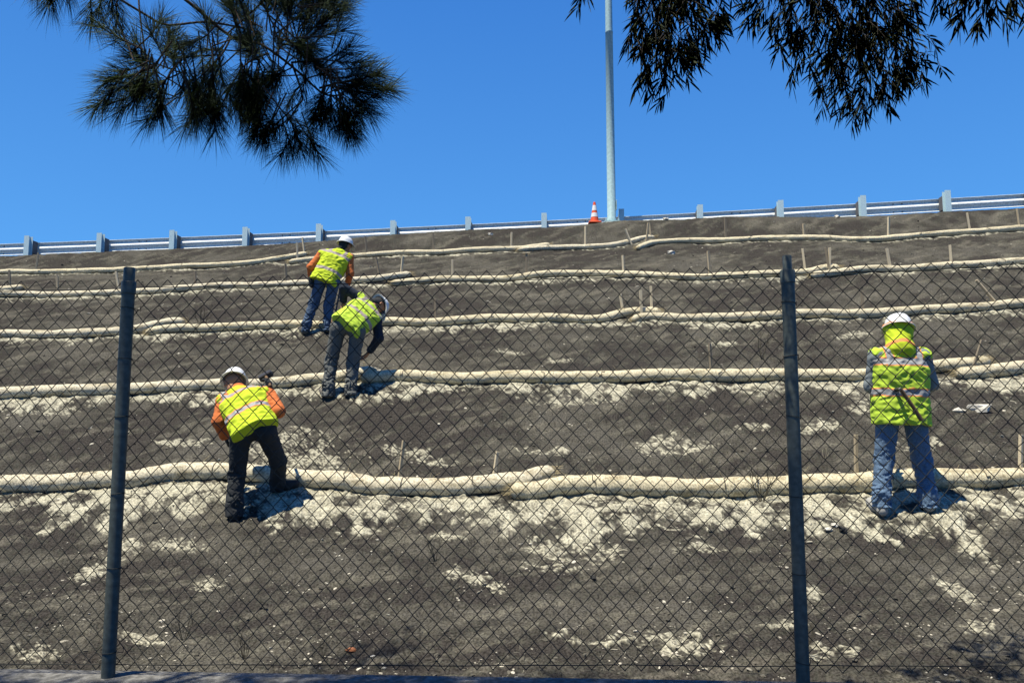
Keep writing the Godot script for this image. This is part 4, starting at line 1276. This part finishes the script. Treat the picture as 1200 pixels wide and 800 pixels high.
func build_workers():
	var weave := noise_tex(0.10, 0.72, 1.06, 91, 3)
	var denim_t := noise_tex(0.035, 0.45, 1.15, 92, 5)
	var lime := grain(mat(lin(0.52, 0.66, 0.03), 0.85), weave, 9.0)
	var lime2 := grain(mat(lin(0.48, 0.68, 0.06), 0.85), weave, 9.0)
	var tape := grain(mat(lin(0.32, 0.33, 0.335), 0.5), weave, 7.0)
	var tape_warm := grain(mat(lin(0.36, 0.31, 0.28), 0.6), weave, 7.0)
	var edging := mat(lin(0.66, 0.24, 0.08), 0.85)
	var orange := grain(mat(lin(0.60, 0.17, 0.05), 0.9), weave, 9.0)
	var denim := grain(mat(lin(0.15, 0.24, 0.37), 0.95), denim_t, 5.0)
	var denim2 := grain(mat(lin(0.10, 0.16, 0.26), 0.95), denim_t, 5.0)
	var grey := grain(mat(lin(0.16, 0.172, 0.168), 0.95), denim_t, 5.0)
	var black := grain(mat(lin(0.028, 0.032, 0.036), 0.9), weave, 6.0)
	var navy := grain(mat(lin(0.020, 0.028, 0.045), 0.9), weave, 6.0)
	var slate := grain(mat(lin(0.20, 0.235, 0.25), 0.9), weave, 8.0)
	var tan_skin := mat(lin(0.33, 0.17, 0.10), 0.65)
	var hat := mat(lin(0.60, 0.62, 0.63), 0.35)
	var boot_dark := grain(mat(lin(0.035, 0.033, 0.032), 0.85), weave, 8.0)
	var boot_dust := grain(mat(lin(0.17, 0.155, 0.13), 0.95), weave, 8.0)
	var boot_pale := grain(mat(lin(0.36, 0.36, 0.34), 0.95), weave, 8.0)
	worker("A", "person in yellow vest, orange sleeves and black trousers, raising a hammer at the lowest roll", {
		"skin": tan_skin, "vest": lime, "tape": tape, "edging": edging, "trim": 0.011, "shirt": orange, "trousers": black, "boots": boot_dark, "hat": hat, "collar": orange, "gloves": black,
		"front": 1.0, "hem": -0.10, "band0": 0.13, "band1": 0.40, "head_up": Vector3(-0.12, 0.72, -0.55), "face": Vector3(-0.2, -0.6, -0.75), "hat_lift": 0.03,
		"gripR": Vector3(-0.2, 0.9, -0.1), "palmR": Vector3(-0.9, 0.0, -0.4), "curl": 1.0})
	worker("B", "person bent deep over the second lowest roll in yellow vest, dark sleeves and grey trousers", {
		"skin": tan_skin, "vest": lime2, "tape": tape_warm, "edging": tape_warm, "trim": 0.0, "shirt": navy, "trousers": grey, "boots": boot_dust, "hat": hat, "hair": black,
		"front": 1.0, "hem": -0.11, "band0": 0.16, "band1": 0.37, "head_up": Vector3(0.5, 0.18, -0.8), "face": Vector3(0.3, -0.9, 0.0), "hat_lift": 0.03, "baggy": 0.022, "folds": 1.4})
	worker("C", "person in yellow vest, orange sleeves and blue jeans standing uphill of the bent worker", {
		"skin": tan_skin, "vest": lime, "tape": tape_warm, "edging": orange, "trim": 0.0, "shirt": orange, "trousers": denim2, "boots": boot_dust, "hat": hat, "hair": black,
		"hem": -0.15, "band0": 0.06, "band1": 0.37, "head_up": Vector3(0.15, 0.9, -0.3), "face": Vector3(0.5, -0.4, -0.75), "hat_tilt": -0.1, "baggy": 0.02, "folds": 1.5})
	worker("D", "upright person in yellow vest, grey sleeves and jeans with yellow neck shade under hat", {
		"skin": tan_skin, "vest": lime2, "tape": tape, "edging": edging, "trim": 0.011, "shirt": slate, "trousers": denim, "boots": boot_pale, "hat": hat, "hood": lime, "hat_lift": 0.022,
		"hem": -0.15, "band0": 0.12, "band1": 0.38, "face": Vector3(0.1, -0.2, -1), "wide": 0.012, "baggy": 0.017, "folds": 1.15, "hem_cut": 0.030})
	var wood := grain(mat(lin(0.16, 0.10, 0.055), 0.8), weave, 10.0)
	var iron := mat(lin(0.05, 0.05, 0.052), 0.5, 0.6)
	# hammer in the raised hand
	var ja: Dictionary = POSE.A
	var hp: Vector3 = ja.at + ja.wrR + Vector3(-0.03, 0.085, -0.05)
	var h := thing("hammer", hp, "short handled sledge hammer held up in the gloved hand", "hammer")
	var hd := Vector3(-0.42, 0.35, -0.85).normalized()
	part("handle", tube([-hd * 0.12, Vector3.ZERO, hd * 0.20], [0.015, 0.014, 0.016], 10), wood, h)
	var st := st_new()
	box(st, hd * 0.22, Vector3(0.07, 0.032, 0.032), 0.010, Basis(Vector3(0.85, 0.5, -0.15).normalized(), hd, Vector3(0.85, 0.5, -0.15).normalized().cross(hd)).orthonormalized())
	part("head", st_mesh(st), iron, h)
	# hammer hung at the back of the hooded worker
	var jd: Dictionary = POSE.D
	h = thing("hammer", jd.at + jd.pel + Vector3(0.02, -0.02, 0.20), "brown hammer handle hanging down the back of the hooded worker", "hammer")
	part("handle", tube([Vector3(-0.12, 0.16, 0.015), Vector3(-0.02, 0.02, 0.0), Vector3(0.05, -0.09, -0.01)], [0.016, 0.016, 0.018], 10), wood, h)
	st = st_new()
	box(st, Vector3(-0.122, 0.162, -0.03), Vector3(0.014, 0.014, 0.045), 0.004, Basis.from_euler(Vector3(0, 0, 0.6)))
	part("head", st_mesh(st), iron, h)
	# tool pouch at the hip of the worker in orange sleeves
	var jc: Dictionary = POSE.C
	h = thing("tool_pouch", jc.at + jc.hipL + Vector3(-0.15, 0.02, 0.03), "black tool pouch hanging at the hip of the orange sleeved worker", "pouch")
	st = st_new()
	box(st, Vector3(0, -0.06, 0), Vector3(0.035, 0.09, 0.05), 0.02, Basis.from_euler(Vector3(0, 0, 0.1)))
	part("bag", st_mesh(st), black, h)
	st = st_new()
	box(st, Vector3(0.01, 0.05, 0.02), Vector3(0.015, 0.05, 0.02), 0.008, Basis.from_euler(Vector3(0, 0, 0.2)))
	part("flap", st_mesh(st), black, h)
	# bar leaning at the leg of the worker in orange sleeves
	var bx: float = jc.at.x + jc.anR.x + 0.09
	var bz: float = jc.at.z + jc.anR.z + 0.10
	var by := ground_at(bx, -bz)
	h = thing("digging_bar", Vector3(bx, by, bz), "dark digging bar with a wooden grip beside the orange sleeved worker's leg", "bar")
	part("rod", tube([Vector3(0, -0.05, 0), Vector3(0.04, 0.35, -0.03), Vector3(0.10, 0.86, -0.12)], [0.012, 0.013, 0.013], 10), iron, h)
	part("grip", tube([Vector3(-0.015, 0.05, 0.025), Vector3(0.015, 0.32, 0.0)], [0.02, 0.022], 10), grain(mat(lin(0.30, 0.2, 0.1), 0.8), weave, 10.0), h)

# ---------------------------------------------------------------- trees
func needles(v: PackedVector3Array, n: PackedVector3Array, idx: PackedInt32Array, at: Vector3, d: Vector3, count: int, length := 0.125):
	d = d.normalized()
	var a := d.cross(Vector3.UP if absf(d.y) < 0.9 else Vector3.RIGHT).normalized()
	var b := d.cross(a)
	for i in count:
		var s := rng.randf()
		var w := rng.randf() * TAU
		var out := a * cos(w) + b * sin(w)
		var p := at + d * (0.11 * s - 0.03)
		var g := (d * (0.55 + 0.75 * s) + out * rng.randf_range(0.45, 0.95)).normalized()
		var L := length * rng.randf_range(0.7, 1.15)
		var q := p + g * L * 0.55 + Vector3(0, -0.004, 0)
		var e := p + g * L + Vector3(0, -0.020 * rng.randf_range(0.3, 1.3), 0)
		var side := g.cross(Vector3(rng.randf_range(-1, 1), rng.randf_range(-1, 1), rng.randf_range(-1, 1))).normalized()
		var nn := side.cross(g)
		var k := v.size()
		v.append(p - side * 0.0010); v.append(p + side * 0.0010); v.append(q - side * 0.0009); v.append(q + side * 0.0009); v.append(e)
		for j in 5: n.append(nn)
		idx.append_array(PackedInt32Array([k, k + 1, k + 2, k + 1, k + 3, k + 2, k + 2, k + 3, k + 4]))

func build_pine():
	var bark := grain(mat(lin(0.085, 0.065, 0.05), 1.0), noise_tex(0.03, 0.5, 1.1, 101, 4), 5.0, noise_tex(0.06, 0, 1, 102, 3), 1.5)
	var green := mat(lin(0.085, 0.120, 0.095), 0.55)
	green.backlight_enabled = true
	green.backlight = Color(0.34, 0.42, 0.24)
	var at := V(-3.7, 0.0, 1.75)
	var t := thing("pine_tree", at, "pine tree with long dark needles whose bough hangs over the fence", "tree")
	var top := Vector3(0.25, 7.6, -0.2)
	part("trunk", tube([Vector3(0, -0.1, 0), Vector3(0.02, 1.5, 0), Vector3(0.08, 3.6, -0.05), Vector3(0.15, 5.6, -0.1), top], [0.17, 0.14, 0.12, 0.08, 0.02], 16), bark, t)
	var v := PackedVector3Array()
	var n := PackedVector3Array()
	var idx := PackedInt32Array()
	var lv := PackedVector3Array()
	var ln := PackedVector3Array()
	var li := PackedInt32Array()
	# the bough in view
	for b in BOUGH.size():
		var f = BOUGH[b]
		var pts := []
		var rad := []
		if b == 0:
			pts.append(Vector3(0.09, 3.75, -0.05)); rad.append(0.045)
			pts.append(V(-2.6, 3.75, 2.7) - at); rad.append(0.030)
		for k in range(0, f.size(), 3):
			pts.append(V(f[k], f[k + 1], 3.35 + 0.06 * sin(k * 1.3 + b)) - at)
			rad.append(f[k + 2])
		if b == 1 or b == 2: pts.push_front(V(-2.4, 3.75, 2.9) - at); rad.push_front(0.010)
		var cp := curve_points(pts, 0.04)
		var cr := []
		for i in cp.size():
			var u: float = float(i) / (cp.size() - 1) * (rad.size() - 1)
			var q := mini(int(u), rad.size() - 2)
			cr.append(lerpf(rad[q], rad[q + 1], u - q))
		part("bough" if b == 0 else "twig", tube(cp, cr, 8), bark, t)
	for k in range(0, SHOOTS.size(), 4):
		for rep in 3:
			var dz := rng.randf_range(-0.16, 0.16)
			var p: Vector3 = V(SHOOTS[k] + rng.randf_range(-0.03, 0.03), SHOOTS[k + 1] + rng.randf_range(-0.03, 0.03), 3.35 + dz) - at
			var d := Vector3(SHOOTS[k + 2] + rng.randf_range(-0.25, 0.25), SHOOTS[k + 3] + rng.randf_range(-0.25, 0.25), rng.randf_range(-0.7, 0.7)).normalized()
			tube_into(lv, ln, li, [p - d * 0.13 + Vector3(0, 0.0, -dz * 0.3), p - d * 0.02, p + d * 0.08], [0.0035, 0.0035, 0.002], 5)
			needles(v, n, idx, p, d, 105, 0.138)
	# the rest of the crown, over and behind the viewer's side of the fence
	for b in 74:
		var y0 := rng.randf_range(3.9, 7.0)
		var ang := rng.randf_range(-0.55, 1.5)
		var R := rng.randf_range(2.4, 3.7) * (1.0 if y0 < 5.8 else 0.7)
		if b >= 70: ang = rng.randf_range(2.0, 5.2); R = 2.0
		var root := Vector3(0.03 * y0, y0, -0.04)
		var tip := root + Vector3(cos(ang) * R, rng.randf_range(-0.1, 0.5), -sin(ang) * R * 0.55)
		if b < 60:  # limbs added out of view, tips set up-sun of the kerb to shade it
			var ty := rng.randf_range(3.7, 5.4)
			tip = V(rng.randf_range(-4.3, 0.5), ty, 3.42 - 0.2 * ty + rng.randf_range(-0.3, 0.05)) - at
		var pts := curve_points([root, root.lerp(tip, 0.5) + Vector3(0, 0.15, 0), tip], 0.2)
		var cr := []
		for i in pts.size(): cr.append(lerpf(0.035, 0.006, float(i) / (pts.size() - 1)))
		tube_into(lv, ln, li, pts, cr, 6)
		for i in range(1, pts.size()):
			for q in 3:
				var d := Vector3(rng.randf_range(-1, 1), rng.randf_range(-0.5, 0.7), rng.randf_range(-0.8, 0.8)).normalized()
				var p: Vector3 = pts[i] + d * rng.randf_range(0.08, 0.25)
				var w := p + at
				if w.y - 1.16 < -w.z * 0.62 + 0.30 and w.z < 0: continue
				tube_into(lv, ln, li, [pts[i], p], [0.004, 0.002], 4)
				needles(v, n, idx, p, d, 95, 0.14)
	part("branchlets", arr_mesh(lv, ln, li), bark, t)
	var cr2 := part("crown", arr_mesh(v, n, idx), green, t)
	cr2.set_meta("kind", "stuff")
	var cone := part("pine_cone", lathe([Vector2(0.0, -0.035), Vector2(0.012, -0.03), Vector2(0.018, -0.012), Vector2(0.015, 0.012), Vector2(0.007, 0.03), Vector2(0.0, 0.034)], 12), mat(lin(0.06, 0.045, 0.03), 0.9), t)
	cone.position = V(-1.725, 2.66, 3.35) - at
	cone.rotation.z = 0.35

func leaf(v: PackedVector3Array, n: PackedVector3Array, c: PackedColorArray, idx: PackedInt32Array, p: Vector3, g: Vector3, L: float, w: float):
	var side := g.cross(Vector3(rng.randf_range(-1, 1), rng.randf_range(-0.4, 0.4), rng.randf_range(-1, 1))).normalized()
	var nn := side.cross(g)
	var k := v.size()
	var droop := Vector3(0, -L * 0.18, 0)
	v.append(p)
	v.append(p + g * L * 0.35 - side * w); v.append(p + g * L * 0.35 + side * w)
	v.append(p + g * L * 0.72 + droop * 0.45 - side * w * 0.75); v.append(p + g * L * 0.72 + droop * 0.45 + side * w * 0.75)
	v.append(p + g * L + droop)
	var s := rng.randf_range(0.7, 1.3)
	for j in 6:
		n.append(nn)
		c.append(Color(0.108 * s, 0.130 * s, 0.095 * s))
	idx.append_array(PackedInt32Array([k, k + 2, k + 1, k + 1, k + 2, k + 3, k + 2, k + 4, k + 3, k + 3, k + 4, k + 5]))

func spray(v, n, c, idx, lv, ln, li, p: Vector3, d: Vector3, L: float):
	d = d.normalized()
	var pts := [p]
	var rad := [0.0016]
	var m := int(L / 0.0085)
	var q := p
	for i in m:
		d = (d + Vector3(0, -0.035, 0)).normalized()
		q += d * 0.0085
		if i % 5 == 4 or i == m - 1:
			pts.append(q); rad.append(0.0012)
		if i < 2: continue
		var a := d.cross(Vector3(rng.randf_range(-1, 1), rng.randf_range(-1, 1), rng.randf_range(-1, 1))).normalized()
		leaf(v, n, c, idx, q, (d * 0.85 + a * rng.randf_range(0.3, 0.7)).normalized(), rng.randf_range(0.050, 0.092), rng.randf_range(0.0034, 0.0054))
	tube_into(lv, ln, li, pts, rad, 4)

func build_willow():
	var bark := grain(mat(lin(0.10, 0.085, 0.07), 1.0), noise_tex(0.03, 0.5, 1.1, 111, 4), 5.0, noise_tex(0.06, 0, 1, 112, 3), 1.2)
	var green := mat(Color.WHITE, 0.55)
	green.vertex_color_use_as_albedo = true
	green.backlight_enabled = true
	green.backlight = Color(0.40, 0.46, 0.24)
	var at := V(3.6, 0.0, 1.7)
	var t := thing("willow_leaved_tree", at, "tree with drooping twigs of narrow dark leaves hanging in front of the sky", "tree")
	part("trunk", tube([Vector3(0, -0.1, 0), Vector3(-0.05, 1.4, 0), Vector3(-0.15, 3.0, -0.1), Vector3(-0.3, 4.8, -0.2), Vector3(-0.35, 6.2, -0.2)], [0.15, 0.12, 0.10, 0.06, 0.015], 16), bark, t)
	var v := PackedVector3Array()
	var n := PackedVector3Array()
	var c := PackedColorArray()
	var idx := PackedInt32Array()
	var lv := PackedVector3Array()
	var ln := PackedVector3Array()
	var li := PackedInt32Array()
	for h in HANGING:
		var zf: float = h[0]
		var poly := PackedVector2Array()
		var ctr := Vector2.ZERO
		for k in range(0, h[2].size(), 2):
			poly.append(Vector2(h[2][k], h[2][k + 1]))
			ctr += poly[-1]
		ctr /= poly.size()
		var lo := poly[0]
		var hi := poly[0]
		for p in poly:
			lo = lo.min(p)
			hi = hi.max(p)
		# the limb that carries this mass comes down from the trunk, above the picture
		var hang := V(ctr.x, hi.y + 0.25, zf - 0.05) - at
		var cp := curve_points([Vector3(-0.22, 3.9, -0.15), Vector3(-0.22, 3.9, -0.15).lerp(hang, 0.5) + Vector3(0, 0.45, 0), hang, V(ctr.x + 0.03, lerpf(ctr.y, hi.y, 0.3), zf) - at], 0.1)
		var cr := []
		for i in cp.size(): cr.append(lerpf(0.028, 0.004, float(i) / (cp.size() - 1)))
		part("limb", tube(cp, cr, 8), bark, t)
		var made := 0
		while made < h[1] * 2.5:
			var p2 := Vector2(rng.randf_range(lo.x, hi.x), rng.randf_range(lo.y, hi.y))
			if not Geometry2D.is_point_in_polygon(p2, poly): continue
			var dz := rng.randf_range(-0.22, 0.22)
			var p := V(p2.x, p2.y + 0.07, zf + dz) - at
			var d := Vector3((p2.x - ctr.x) * 1.6 + rng.randf_range(-0.5, 0.5), -0.8 + rng.randf_range(-0.4, 0.5), -dz * 2.0 + rng.randf_range(-0.4, 0.4))
			var L := rng.randf_range(0.06, 0.13)
			spray(v, n, c, idx, lv, ln, li, p - d.normalized() * L * 0.6, d, L)
			made += 1
	# the crown above the picture
	for b in 24:
		var y0 := rng.randf_range(3.4, 5.9)
		var ang := rng.randf_range(1.5, 3.7)
		var R := rng.randf_range(2.4, 4.4)
		if b >= 22: ang = rng.randf_range(-1.2, 1.0); R = 1.8
		var root := Vector3(-0.05 * y0, y0, -0.1)
		var tip := root + Vector3(cos(ang) * R, rng.randf_range(-0.2, 0.7), -sin(ang) * R * 0.55)
		if b < 20:  # unseen limbs added so that their shade falls along the kerb
			var ty := rng.randf_range(3.6, 5.2)
			tip = V(rng.randf_range(-1.3, 2.8), ty, 3.42 - 0.2 * ty + rng.randf_range(-0.3, 0.05)) - at
		tip.z = maxf(tip.z, -at.z - 2.35)
		var pts := curve_points([root, root.lerp(tip, 0.5) + Vector3(0, 0.25, 0), tip], 0.16)
		var cr := []
		for i in pts.size(): cr.append(lerpf(0.03, 0.005, float(i) / (pts.size() - 1)))
		tube_into(lv, ln, li, pts, cr, 6)
		for i in range(2, pts.size()):
			for q in 6:
				var o := Vector3(rng.randf_range(-0.3, 0.3), rng.randf_range(-0.3, 0.15), rng.randf_range(-0.3, 0.3))
				var p: Vector3 = pts[i] + o
				var w := p + at
				if w.y - 1.16 < -w.z * 0.62 + 0.32 and w.z < 0: continue
				tube_into(lv, ln, li, [pts[i], p], [0.003, 0.0015], 4)
				spray(v, n, c, idx, lv, ln, li, p, o + Vector3(0, -0.25, 0), rng.randf_range(0.10, 0.2))
	part("branchlets", arr_mesh(lv, ln, li), bark, t)
	var cr2 := part("crown", arr_mesh(v, n, idx, c), green, t)
	cr2.set_meta("kind", "stuff")

# ---------------------------------------------------------------- weeds and scraps
func build_weeds():
	var dry := mat(lin(0.055, 0.05, 0.035), 1.0)
	var pale := mat(lin(0.30, 0.27, 0.19), 1.0)
	var spots = [
		[1.62, 4.43, 0.26, 9, dry, "dry branching weed behind the fence post by the hooded worker"],
		[-0.60, 6.19, 0.24, 5, dry, "dark dry weed with bent stems on the lower bank"],
		[-2.05, 4.96, 0.22, 6, dry, "dark dry twiggy weed near the foot of the bank, beside a fence post"],
		[-5.2, 12.78, 0.5, 7, dry, "dark dry weed standing just below the middle roll's lapped end"],
		[2.25, 7.02, 0.36, 9, dry, "dark dry weed at the lowest roll behind a fence post"],
		[-1.1, 4.6, 0.16, 5, dry, "small dry weed at the foot of the bank near a brick scrap"],
		[3.3, 10.1, 0.52, 3, dry, "long thin dry stalk leaning over the second lowest roll"],
		[3.12, 7.72, 0.2, 3, pale, "pale curved stalk lying above the lowest roll beside a stake"],
		[4.0, 11.2, 0.25, 5, dry, "low dry weed above the second lowest roll, uphill of a post"],
		[-1.55, 4.62, 0.2, 7, dry, "tangle of dry stems behind the fence at the bank's foot"]]
	for s in spots:
		var x: float = s[0]
		var zf: float = s[1]
		var t := thing("dry_weed", V(x, ground_at(x, zf), zf), s[5], "weed")
		for k in s[3]:
			var d := Vector3(rng.randf_range(-0.6, 0.6), 1.0, rng.randf_range(-0.4, 0.4)).normalized()
			var h: float = s[2] * rng.randf_range(0.5, 1.1)
			var e := d * h + Vector3(rng.randf_range(-0.3, 0.3) * h, 0, 0)
			var w: float = s[2] * 0.011
			var stem := part("stem", tube([Vector3(0, -0.03, 0), d * h * 0.5, e], [w, w * 0.8, w * 0.4], 5), s[4], t)
			for q in 3:
				var u := rng.randf_range(0.35, 0.9)
				var p := (d * h * 0.5).lerp(e, (u - 0.5) * 2.0) if u > 0.5 else d * h * u
				var g := (d + Vector3(rng.randf_range(-1, 1), 0.2, rng.randf_range(-1, 1))).normalized()
				part("side_shoot", tube([p, p + g * h * 0.22 + Vector3(0, 0.01, 0)], [w * 0.6, w * 0.3], 4), s[4], stem)

func build_debris():
	var pale := grain(mat(lin(0.62, 0.60, 0.53), 0.95), noise_tex(0.03, 0.6, 1.1, 121, 4), 6.0)
	var rust := grain(mat(lin(0.50, 0.20, 0.09), 0.95), noise_tex(0.03, 0.6, 1.1, 122, 4), 6.0)
	var coal := mat(lin(0.02, 0.02, 0.02), 0.9)
	var list = [
		[5.066, 8.34, 0.10, pale, "stone", "white rock lying above the lowest roll beside the hooded worker"],
		[4.85, 8.36, 0.05, pale, "stone", "small white stone next to a larger white rock"],
		[2.60, 6.45, 0.035, pale, "stone", "white pebble beside a black lump below the lowest roll"],
		[2.72, 6.44, 0.045, coal, "lump", "black lump of asphalt beside white pebbles below the lowest roll"],
		[2.68, 6.50, 0.03, pale, "stone", "white chip resting by the black lump"],
		[-0.948, 4.70, 0.030, rust, "brick scrap", "orange brick scrap on the dark earth behind the fence"],
		[0.604, 5.87, 0.028, coal, "lump", "black pebble on bare dark earth behind the fence"],
		[-1.86, 10.42, 0.10, pale, "bundle", "white crumpled end of netting beside the bending worker's boots"],
		[3.3, 15.6, 0.09, pale, "stone", "white stone on the dark earth below the highest roll"],
		[-0.5, 17.6, 0.07, pale, "stone", "white scrap of stone near the crest below the guardrail"],
		[3.6, 17.6, 0.08, pale, "stone", "pale chunk at the crest past the light pole"],
		[7.4, 17.1, 0.07, pale, "stone", "pale chunk at the crest under the guardrail's higher end"]]
	for i in list.size():
		var s = list[i]
		var x: float = s[0]
		var zf: float = s[1]
		var o := part(numbered("brick_scrap" if s[4] == "brick scrap" else ("netting_bundle" if s[4] == "bundle" else "loose_stone")), rock_mesh(200 + i, 0.5), s[3], self)
		o.scale = Vector3(s[2] * rng.randf_range(0.9, 1.4), s[2] * 0.8, s[2])
		o.rotation.y = rng.randf() * 6.0
		o.position = V(x, ground_at(x, zf) + s[2] * 0.2, zf)
		tag(o, s[5], s[4])
